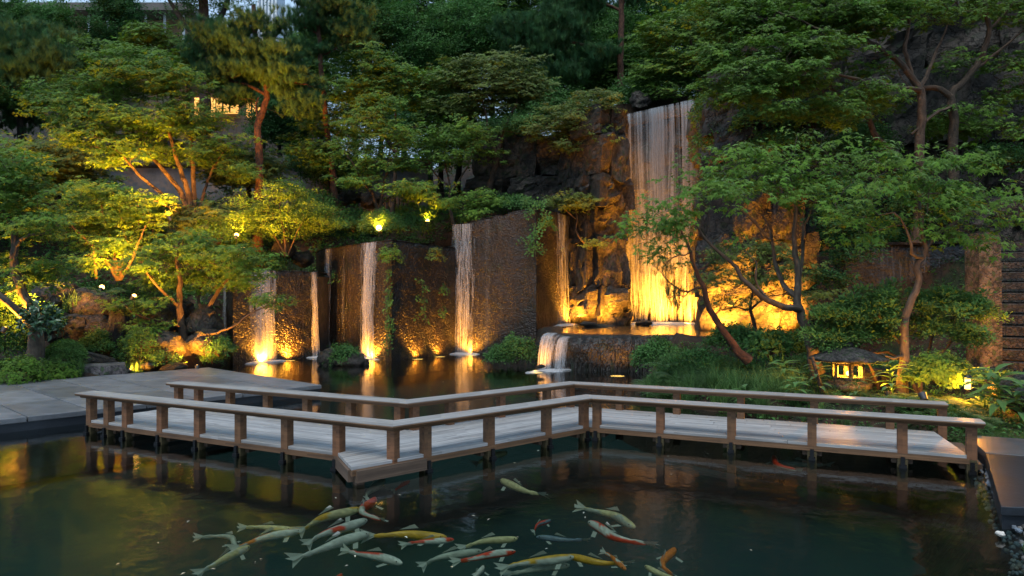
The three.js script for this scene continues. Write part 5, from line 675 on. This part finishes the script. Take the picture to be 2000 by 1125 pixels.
// left bank
shrub('clipped_shrub', 'clipped round dome shrub on the left bank', 128, 702, 18.6, 36, 34, 'azalea', LM.azalea, 420, .8, { dome: true });
shrub('shrub', 'glossy dark broadleaf shrub growing on the leaning tree foot', 80, 650, 17.4, 42, 60, 'glossy', LM.glossy, 70, 1.0);
shrub('shrub', 'feathery low shrub along the back edge of the left terrace, left end', 30, 738, 16.9, 55, 40, 'mapleFine', LM.maple, 260, .9);
shrub('shrub', 'feathery low shrub along the back edge of the left terrace, beside the step stone', 110, 735, 17.9, 50, 34, 'mapleFine', LM.maple, 220, .9);
shrub('shrub', 'brightly lit bush at the left edge of the picture', 12, 690, 18.6, 50, 70, 'oval', LM.evergreen, 330, 1.2);
shrub('shrub', 'brightly lit bush behind the leaning tree', 45, 640, 20, 60, 60, 'oval', LM.evergreen, 300, 1.3);
shrub('shrub', 'leafy shrub between step stone and rounded grey boulder', 275, 700, 20.2, 45, 50, 'oval', LM.evergreen, 240, 1.0);
shrub('shrub', 'bright leafy shrub before the reddish boulder', 190, 690, 20, 26, 40, 'azalea', LM.azalea, 160, 1.3);
shrub('shrub', 'small shrub at the foot of the front maple, right side', 428, 690, 21, 26, 26, 'oval', LM.evergreen, 120, 1.1);
shrub('shrub', 'low plants at the water below the front maple', 320, 708, 20.2, 30, 16, 'oval', LM.evergreen, 90, .9);
shrub('shrub', 'small plants at the water left of the lowest wall', 415, 705, 21.2, 20, 14, 'oval', LM.evergreen, 70, .9);
tufts('grass_clump', 'bright grass clump lit from its foot beside the step stone', area([238, 285], 30, 18.8, 20.4, 3, .8, 1.2), 'grass', LM.grass, { seed: 3 });
tufts('grass_clump', 'dry pale grass clump under the front maple', area([322, 345], 14, 21.0, 21.6, 4, .8, 1.1), 'grassFine', LM.grass, { seed: 4 });
tufts('grass_clump', 'dark grass beside the step stone', area([135, 165], 12, 18.0, 18.6, 5, .7, 1.0), 'grass', LM.grass, { seed: 5 });
tufts('fern', 'drooping fern between the boulders of the left bank', [[at(245, 620, 20.6), 2.2], [at(260, 612, 20.8), 1.8]], 'fern', LM.fern, { cat: 'fern', part: 'fronds', seed: 6 });
tufts('fern', 'long-leaved grass fern hanging left of the largest boulder', [[at(138, 605, 20.9), 1.5], [at(150, 600, 20.9), 1.3], [at(128, 610, 20.8), 1.2]], 'grass', LM.grass, { cat: 'fern', part: 'fronds', seed: 7 });
tufts('fern', 'pale fern above the largest tan boulder', [[at(198, 585, 21.3), 1.3], [at(212, 580, 21.5), 1.5]], 'fern', LM.fern, { cat: 'fern', part: 'fronds', seed: 8 });
shrub('shrub', 'shrub glowing round the brightest spotlight', 745, 452, 27.3, 42, 36, 'oval', LM.evergreen, 260, 1.3);
shrub('shrub', 'dark shrub between the two spotlights above the middle wall', 800, 450, 28.6, 40, 34, 'oval', LM.evergreen, 200, 1.4);
shrub('shrub', 'amber-lit shrub behind the right spotlight of the middle wall', 838, 436, 29, 22, 22, 'oval', LM.evergreen, 90, 1.3);
shrub('shrub', 'dark leafy mound on the bank behind the middle wall', 690, 450, 29, 50, 40, 'oval', LM.evergreen, 240, 1.5);
shrub('shrub', 'olive bush left of the pair of spotlights', 430, 470, 27.5, 45, 40, 'oval', LM.evergreen, 260, 1.4);
shrub('shrub', 'leafy green shrub on the hillside right of the slender pine', 620, 420, 31, 45, 40, 'oval', LM.evergreen, 200, 1.7);
shrub('shrub', 'shadowed shrub below the rock cliff on the tallest wall', 1000, 412, 30, 60, 26, 'oval', LM.evergreen, 220, 1.5);
shrub('shrub', 'dark shrub over the top of the lowest wall', 520, 520, 27.2, 40, 20, 'oval', LM.evergreen, 120, 1.3);
shrub('shrub', 'leafy shrub hanging over the brown rock cliff', 1030, 262, 30.6, 60, 26, 'oval', LM.evergreen, 220, 1.5);
shrub('shrub', 'shrub on the ledge right of the tall waterfall lip', 1410, 285, 25.0, 50, 40, 'oval', LM.evergreen, 240, 1.6);
shrub('shrub', 'trailing shrub on the cliff above the golden rock face', 1520, 300, 23.2, 60, 40, 'oval', LM.evergreen, 260, 1.5);
shrub('shrub', 'trailing shrub on the dark cliff behind the twin trunks', 1680, 300, 24.5, 70, 50, 'oval', LM.evergreen, 300, 1.5);
shrub('shrub', 'shrub in the cleft of the high grey cliff', 1860, 260, 23, 60, 34, 'mapleFine', LM.maple, 220, 1.6);
shrub('shrub', 'shrub at the foot of the high grey cliff, far right', 1950, 330, 21, 70, 40, 'oval', LM.evergreen, 260, 1.4);
shrub('shrub', 'dark shrub under the twin trunks', 1820, 410, 19.4, 80, 50, 'oval', LM.evergreen, 320, 1.2);
shrub('shrub', 'thick bush on the hill right behind the waterfall lip, left half', 1235, 215, 34.5, 55, 60, 'ovalFar', LM.evergreen, 160, 1.0);
shrub('shrub', 'thick bush on the hill right behind the waterfall lip, right half', 1335, 205, 34.8, 60, 70, 'ovalFar', LM.evergreen, 180, 1.0);
shrub('shrub', 'thick bush on the hill behind the brown rock cliff', 1090, 240, 35, 80, 70, 'ovalFar', LM.evergreen, 200, 1.0);
shrub('shrub', 'thick bush on the hill above the middle wall', 780, 330, 36, 90, 80, 'ovalFar', LM.evergreen, 220, 1.0);
shrub('shrub', 'thick bush on the hill left of the leaning forked tree', 900, 320, 36, 80, 80, 'ovalFar', LM.evergreen, 220, 1.0);
shrub('shrub', 'bush on the cliff shoulder right of the waterfall lip', 1405, 235, 25.4, 50, 50, 'oval', LM.evergreen, 240, 1.8);
shrub('shrub', 'bush over the cliff above the golden rock, left', 1490, 255, 23.4, 55, 50, 'oval', LM.evergreen, 260, 1.7);
shrub('shrub', 'bush over the cliff above the golden rock, right', 1590, 250, 23.0, 60, 50, 'oval', LM.evergreen, 280, 1.6);
// pond side plants
shrub('shrub', 'leafy plants covering the rock islet', 672, 708, 23.5, 30, 32, 'oval', LM.evergreen, 170, 1.0);
shrub('shrub', 'bushy green plants at the pond edge left of the small cascade', 1010, 706, 23.2, 40, 46, 'oval', LM.evergreen, 260, 1.1);
shrub('shrub', 'lower leafy plants at the pond edge before the tallest wall', 975, 706, 22.9, 26, 26, 'oval', LM.evergreen, 120, 1.1);
{ const r = rng(88); const vine = (label, f, n, y0, y1, A, B, w, seed) => { const q = rng(seed), x = lerp(A[0], B[0], f), d = lerp(A[1], B[1], f), L = Math.hypot(B[0] - A[0], B[1] - A[1]), nx = (B[1] - A[1]) / L, nd = -(B[0] - A[0]) / L, t = thing('vine', label, 'vine', D(x + nx * .08, d + nd * .08, y0), 'vines on the walls'), pts = [], list = []; for (let i = 0; i <= 8; i++) pts.push(V((q() - .5) * w, (y1 - y0) * i / 8, (q() - .5) * .06)); const c = new THREE.CatmullRomCurve3(pts); part('stem', new THREE.TubeGeometry(c, 24, .008, 4), M.bark, t); for (let i = 0; i < n; i++) { const p = c.getPoint(q()); list.push([p.add(V((q() - .5) * w * 1.6, (q() - .5) * .1, q() * .12)), V(nx + (q() - .5) * .6, .5, -nd + (q() - .5) * .6), q() * 6.28, .55 + q() * .6]); } instances('leaves', SP.ivy, LM.broad, list, t, q, .3); };
  vine('long leafy vine down the front corner of the middle wall', .99, 40, 0.2, 3.3, W2[1], W2[2], .1, 1); vine('small vine on the right face of the middle wall', .42, 14, 1.4, 3.0, W2[2], W2[3], .2, 2); vine('thin vine on the right face of the middle wall, further right', .75, 10, 1.6, 2.8, W2[2], W2[3], .15, 3); vine('leafy creeper at the corner of the tallest wall', .98, 46, 4.0, 6.2, W3[0], W3[1], .5, 4); vine('tiny sprig on the left of the middle wall', .25, 6, 3.0, 3.3, W2[1], W2[2], .2, 5); }
shrub('shrub', 'fern-like tuft hanging over the corner of the middle wall', 762, 505, 24.7, 24, 26, 'mapleFine', LM.maple, 60, 1.1, { stems: 2 });
shrub('shrub', 'small tuft growing on the right face of the middle wall', 850, 500, 26.5, 15, 18, 'mapleFine', LM.mapleFine, 26, 1.1, { stems: 2 });
shrub('shrub', 'feathery bush on top right corner of the tallest wall', 1070, 445, 27.4, 14, 24, 'mapleFine', LM.maple, 36, 1.1, { stems: 2 });
// right bank
shrub('shrub', 'lit leafy shrub spilling over the dark ledge', 1285, 715, 18.6, 45, 44, 'oval', LM.evergreen, 300, 1.1);
shrub('shrub', 'rounded leafy herbs left of the pine foot', 1360, 735, 16.4, 70, 40, 'oval', LM.evergreen, 420, 1.0);
shrub('shrub', 'heart-leaved herbs behind the pine foot', 1500, 690, 16, 45, 40, 'glossy', LM.broad, 90, .9);
shrub('shrub', 'small-leaved shrub between pine trunk and grey maple', 1430, 680, 16.8, 50, 40, 'oval', LM.evergreen, 220, 1.1);
shrub('shrub', 'dark shrub on the bank behind the grey maple foot', 1540, 690, 16.8, 45, 34, 'oval', LM.evergreen, 180, 1.2);
tufts('sedge', 'mass of arching sedge along the right shore', area([1222, 1440], 150, 14.4, 17.0, 21, 1.0, 1.7), 'grassFine', LM.grass, { seed: 21, cat: 'sedge' });
tufts('sedge', 'arching sedge under the grey maple', area([1390, 1560], 110, 13.0, 15.6, 22, .9, 1.4), 'grass', LM.grass, { seed: 22, cat: 'sedge' });
tufts('sedge', 'low grass along the bridge before the stone lantern', area([1420, 1700], 60, 12.0, 13.4, 23, .6, 1.0), 'grassFine', LM.grass, { seed: 23, cat: 'sedge' });
tufts('fern', 'sunny fern bank glowing beside the lamp at the right', area([1740, 1890], 46, 11.6, 13.2, 24, .7, 1.1), 'fern', LM.fern, { seed: 24, cat: 'fern', part: 'fronds' });
tufts('fern', 'ferns at the foot of the sedge', area([1240, 1330], 16, 15.0, 16.5, 25, 1.0, 1.5), 'fern', LM.fern, { seed: 25, cat: 'fern', part: 'fronds' });
tufts('fern', 'low fern patch at the right end of the rear railing', area([1850, 1930], 14, 11.0, 11.8, 26, .7, 1.0), 'fern', LM.fern, { seed: 26, cat: 'fern', part: 'fronds' });
for (const [px, d, s, label] of [[1535, 14.2, 1.1, 'broad-leaved ginger plant left of the lit stake'], [1600, 13.2, 1.1, 'lit broad-leaved ginger plant left of the stone lantern'], [1560, 13.0, .9, 'low broad-leaved plant before the grey maple'], [1672, 12.5, .8, 'broad-leaved plant before the stone lantern table'], [1745, 12.7, 1.2, 'tall broad-leaved plant right of the stone lantern'], [1925, 11.9, 1.3, 'broad-leaved plant beside the glowing lamp post'], [1958, 11.4, 1.5, 'largest broad-leaved plant at the right edge'], [1995, 11.2, 1.2, 'broad-leaved plant cut by the right frame edge'], [1460, 13.4, .9, 'small broad-leaved plant in the sedge']]) { const x = (px - CX) / FL * d; tufts('ginger_plant', label, [[D(x, d, groundH(x, d)), s]], 'broad', LM.broad, { cat: 'plant', part: 'leaves', seed: px }); }
// creeping shrub lit between lantern and lamp
shrub('shrub', 'fine-leaved shrub glowing yellow between lantern and lamp post', 1830, 740, 13, 62, 46, 'mapleFine', LM.maple, 420, .8);
// ---------------------------------------------------------------- ground cover on the hillside and shore
{ const r = rng(321), list = []; for (let i = 0; i < 11000; i++) { const x = lerp(-34, 22, r()), d = lerp(22, 46, r()); if (inPoly(POND, x, d) || inPoly(BASIN, x, d)) continue; if (x > 2 && x < 10.5 && d < 33.5) continue; list.push([D(x, d, groundH(x, d) + .05), V((r() - .5) * .5, 1, (r() - .5) * .5), r() * 6.28, .7 + r() * .8]); }
  const g = new THREE.Group(); g.name = 'undergrowth'; g.userData.kind = 'stuff'; g.userData.label = 'dark low undergrowth covering the hillside'; scene.add(g); instances('leaves', SP.ovalFar, LM.evergreen, list, g, r, .4); }
{ const r = rng(322), list = []; for (let i = 0; i < 2600; i++) { const x = lerp(3, 13, r()), d = lerp(10.5, 20, r()); if (inPoly(POND, x, d)) continue; list.push([D(x, d, groundH(x, d)), V((r() - .5) * .5, 1, (r() - .5) * .5), r() * 6.28, .6 + r() * .7]); }
  const g = new THREE.Group(); g.name = 'groundcover'; g.userData.kind = 'stuff'; g.userData.label = 'low leafy ground cover on the right bank'; scene.add(g); instances('leaves', SP.oval, LM.evergreen, list, g, r, .4); }
{ const r = rng(323), list = [], pg = BOULDERS.slice(0, 3), big = []; for (let i = 0; i < 5200; i++) { const x = lerp(4, 8.4, r()), d = lerp(4.2, 9.6, r()); if (inPoly(POND, x, d) && distPoly(POND, x, d) > .12) continue; if (d > 6.9 && distPoly(POND, x, d) > .5) continue; list.push([D(x, d, groundH(x, d) + .005), V(r() - .5, 1, r() - .5), r() * 6.28, .025 + .03 * r()]); }
  const g = new THREE.Group(); g.name = 'gravel'; g.userData.kind = 'stuff'; g.userData.label = 'grey gravel on the shore at the lower right'; scene.add(g); instances('pebbles', pg, std({ color: col(.13, .135, .14), roughness: .7 }), list, g, r, .5);
  const ml = []; for (let i = 0; i < 900; i++) { const a = r() * 6.28, k = Math.sqrt(r()), x = 5.35 + Math.cos(a) * .75 * k, d = 6.05 + Math.sin(a) * .42 * k; if (inPoly(POND, x, d)) continue; ml.push([D(x, d, groundH(x, d) + .01), V(r() - .5, 1, r() - .5), r() * 6.28, .09 + .06 * r()]); } for (let i = 0; i < 1500; i++) { const x = lerp(6.9, 10, r()), d = lerp(10.2, 11.6, r()); if (inPoly(POND, x, d)) continue; ml.push([D(x, d, groundH(x, d) + .01), V(r() - .5, 1, r() - .5), r() * 6.28, .1 + .1 * r()]); }
  const m = new THREE.Group(); m.name = 'moss'; m.userData.kind = 'stuff'; m.userData.label = 'bright green moss patches on the right shore'; scene.add(m); instances('cushions', SP.grass, LM.fern, ml, m, r, .3); }
{ const t = tag(shadows(new THREE.Mesh(BOULDERS[1], std({ color: col(.6, .55, .48), roughness: .7 }))), 'single pale pebble on the gravel shore', 'pebble'); t.name = 'pebble'; t.position.copy(D(4.72, 6.6, .05)); t.scale.set(.09, .05, .07); scene.add(t); }
{ const t = thing('wooden_stake', 'short amber-lit wooden stake leaning before the stone lantern', 'stake', D((1612 - CX) / FL * 13.1, 13.1, .3)); part('pole', boxUV(new THREE.CylinderGeometry(.03, .045, .95, 7).translate(0, .45, 0).rotateZ(.28), 2), M.bark, t); }
// ---------------------------------------------------------------- hotel and garden wall beyond the trees
{
  const d = 52, t = thing('hotel_building', 'curved beige hotel wing with lit windows behind the trees at the upper left', 'building', D(-26, d, 10)), X = (px) => (px - CX) / FL * d + 26, Y = (py) => EYE + (HY - py) / FL * d - 10, warm = (k, c) => std({ color: 0x000000, emissive: new THREE.Color(...c), emissiveIntensity: k });
  const wall = (a, b, c, e, z, dep, m, n = 'wall') => part(n, boxUV(new THREE.BoxGeometry(X(b) - X(a), Y(c) - Y(e), dep).translate((X(a) + X(b)) / 2, (Y(c) + Y(e)) / 2, z), .3), m, t);
  const beige = std({ color: col(.5, .3, .17), map: T.concrete, roughness: .8 }), pale = std({ color: col(.22, .19, .17), map: T.concrete, roughness: .8 });
  wall(-120, 360, 44, 105, -1, 3, beige); wall(-120, 620, 128, 470, -1.2, 3, pale); wall(-120, 400, 30, 44, .3, 4, pale, 'cornice'); wall(-120, 560, 108, 128, .4, 4, std({ color: col(.2, .2, .2), roughness: .6 }), 'terrace_slab');
  part('drum', boxUV(new THREE.CylinderGeometry(2.6, 2.6, 5.4, 40, 1).translate(X(305), Y(215), 1.2), .3), std({ color: col(.6, .5, .36), map: T.concrete, roughness: .8 }), t);
  for (let k = 0; k < 13; k++) part('mullion', box(.13, Y(40) - Y(100), .13, X(-20 + k * 36), (Y(40) + Y(100)) / 2, 1.4), std({ color: col(.7, .72, .75), roughness: .4 }), t);
  wall(-120, 520, 96, 99, 1.5, .12, std({ color: col(.7, .72, .75), roughness: .4 }), 'railing');
  for (const [a, b, c, e, k] of [[80, 122, 76, 92, .9], [10, 60, 170, 176, 1.6], [55, 95, 178, 186, 1.6], [0, 12, 184, 196, 1.0], [388, 425, 196, 232, 1.0], [430, 470, 196, 225, .7], [488, 520, 198, 232, .9]]) { const f = wall(a, b, c, e, .55, .3, warm(k, [1, .5, .12]), 'lit_window'); for (let q = 1; q < 3; q++) part('glazing_bar', box(.08, Y(c) - Y(e), .1, lerp(X(a), X(b), q / 3), (Y(c) + Y(e)) / 2, .75), M.barkDark, f); }
  const tw = thing('striped_tower', 'distant white tower with vertical ribs against the sky, upper left', 'tower', D((530 - CX) / FL * 80, 80, 12)); part('wall', box(2.4, 40, 2.4, 0, 20, 0), std({ color: col(.35, .42, .5), roughness: .4 }), tw); for (let k = 0; k < 6; k++) part('rib', box(.2, 40, .3, -1 + k * .4, 20, 1.3), std({ color: col(.75, .78, .8), roughness: .5 }), tw);
}
{ const t = thing('garden_wall', 'pale plaster garden wall with bare pickets behind the pines', 'wall', D(-13.5, 36.5, 6.2)); part('wall', boxUV(new THREE.BoxGeometry(18, 3.0, .4).translate(0, 1.5, 0), .4), M.plaster, t); part('roof', boxUV(new THREE.CylinderGeometry(.5, .5, 18.4, 3).rotateZ(Math.PI / 2).translate(0, 3.2, 0), .5), M.rockDark, t); const pg = box(.05, 1.1, .05, 0, .75, .7); for (let k = 0; k < 46; k++) part('picket', pg, M.barkDark, t).position.set(-1 + k * .2, 0, 0); }
{ const r = rng(777), list = []; for (let i = 0; i < 90; i++) { const d = lerp(5.6, 20, r() ** 1.5), x = lerp(-.6, .35, r()) * d; if (!inPoly(POND, x, d)) continue; list.push([D(x, d, .006), V((r() - .5) * .1, 1, (r() - .5) * .1), r() * 6.28, .35 + .4 * r()]); }
  const T1 = new Tris(); ovalLeaf(T1, V(0, 0, 0), V(1, 0, 0), V(0, 1, 0), .07, .45); const g = new THREE.Group(); g.name = 'floating_leaves'; g.userData.kind = 'stuff'; g.userData.label = 'tiny pale leaves floating on the pond'; scene.add(g); instances('leaves', [T1.geo()], std({ color: col(.4, .36, .25), roughness: .8, side: THREE.DoubleSide }), list, g, r, .5);
  const l2 = []; for (let i = 0; i < 60; i++) { const k = r(); const x = k < .5 ? lerp(-11, -6, r()) : lerp(2, 6, r()), d = k < .5 ? lerp(13, 18, r()) : 11.9 - (x - 2) * .43 + r() * 1.0; if (k < .5 && inPoly([[-4.55, 16.3], [-12, 8], [-16, 12], [-8.4, 21]], x, d) === false) continue; l2.push([D(x, d, DECK_Y + .008), V((r() - .5) * .3, 1, (r() - .5) * .3), r() * 6.28, .3 + .4 * r()]); }
  const g2 = new THREE.Group(); g2.name = 'fallen_leaves'; g2.userData.kind = 'stuff'; g2.userData.label = 'dry fallen leaves on the deck and the terrace'; scene.add(g2); instances('leaves', [T1.geo()], std({ color: col(.1, .06, .03), roughness: .8, side: THREE.DoubleSide }), l2, g2, r, .5); }
console.log('sprays', LEAFN);
renderer.render(scene, camera);
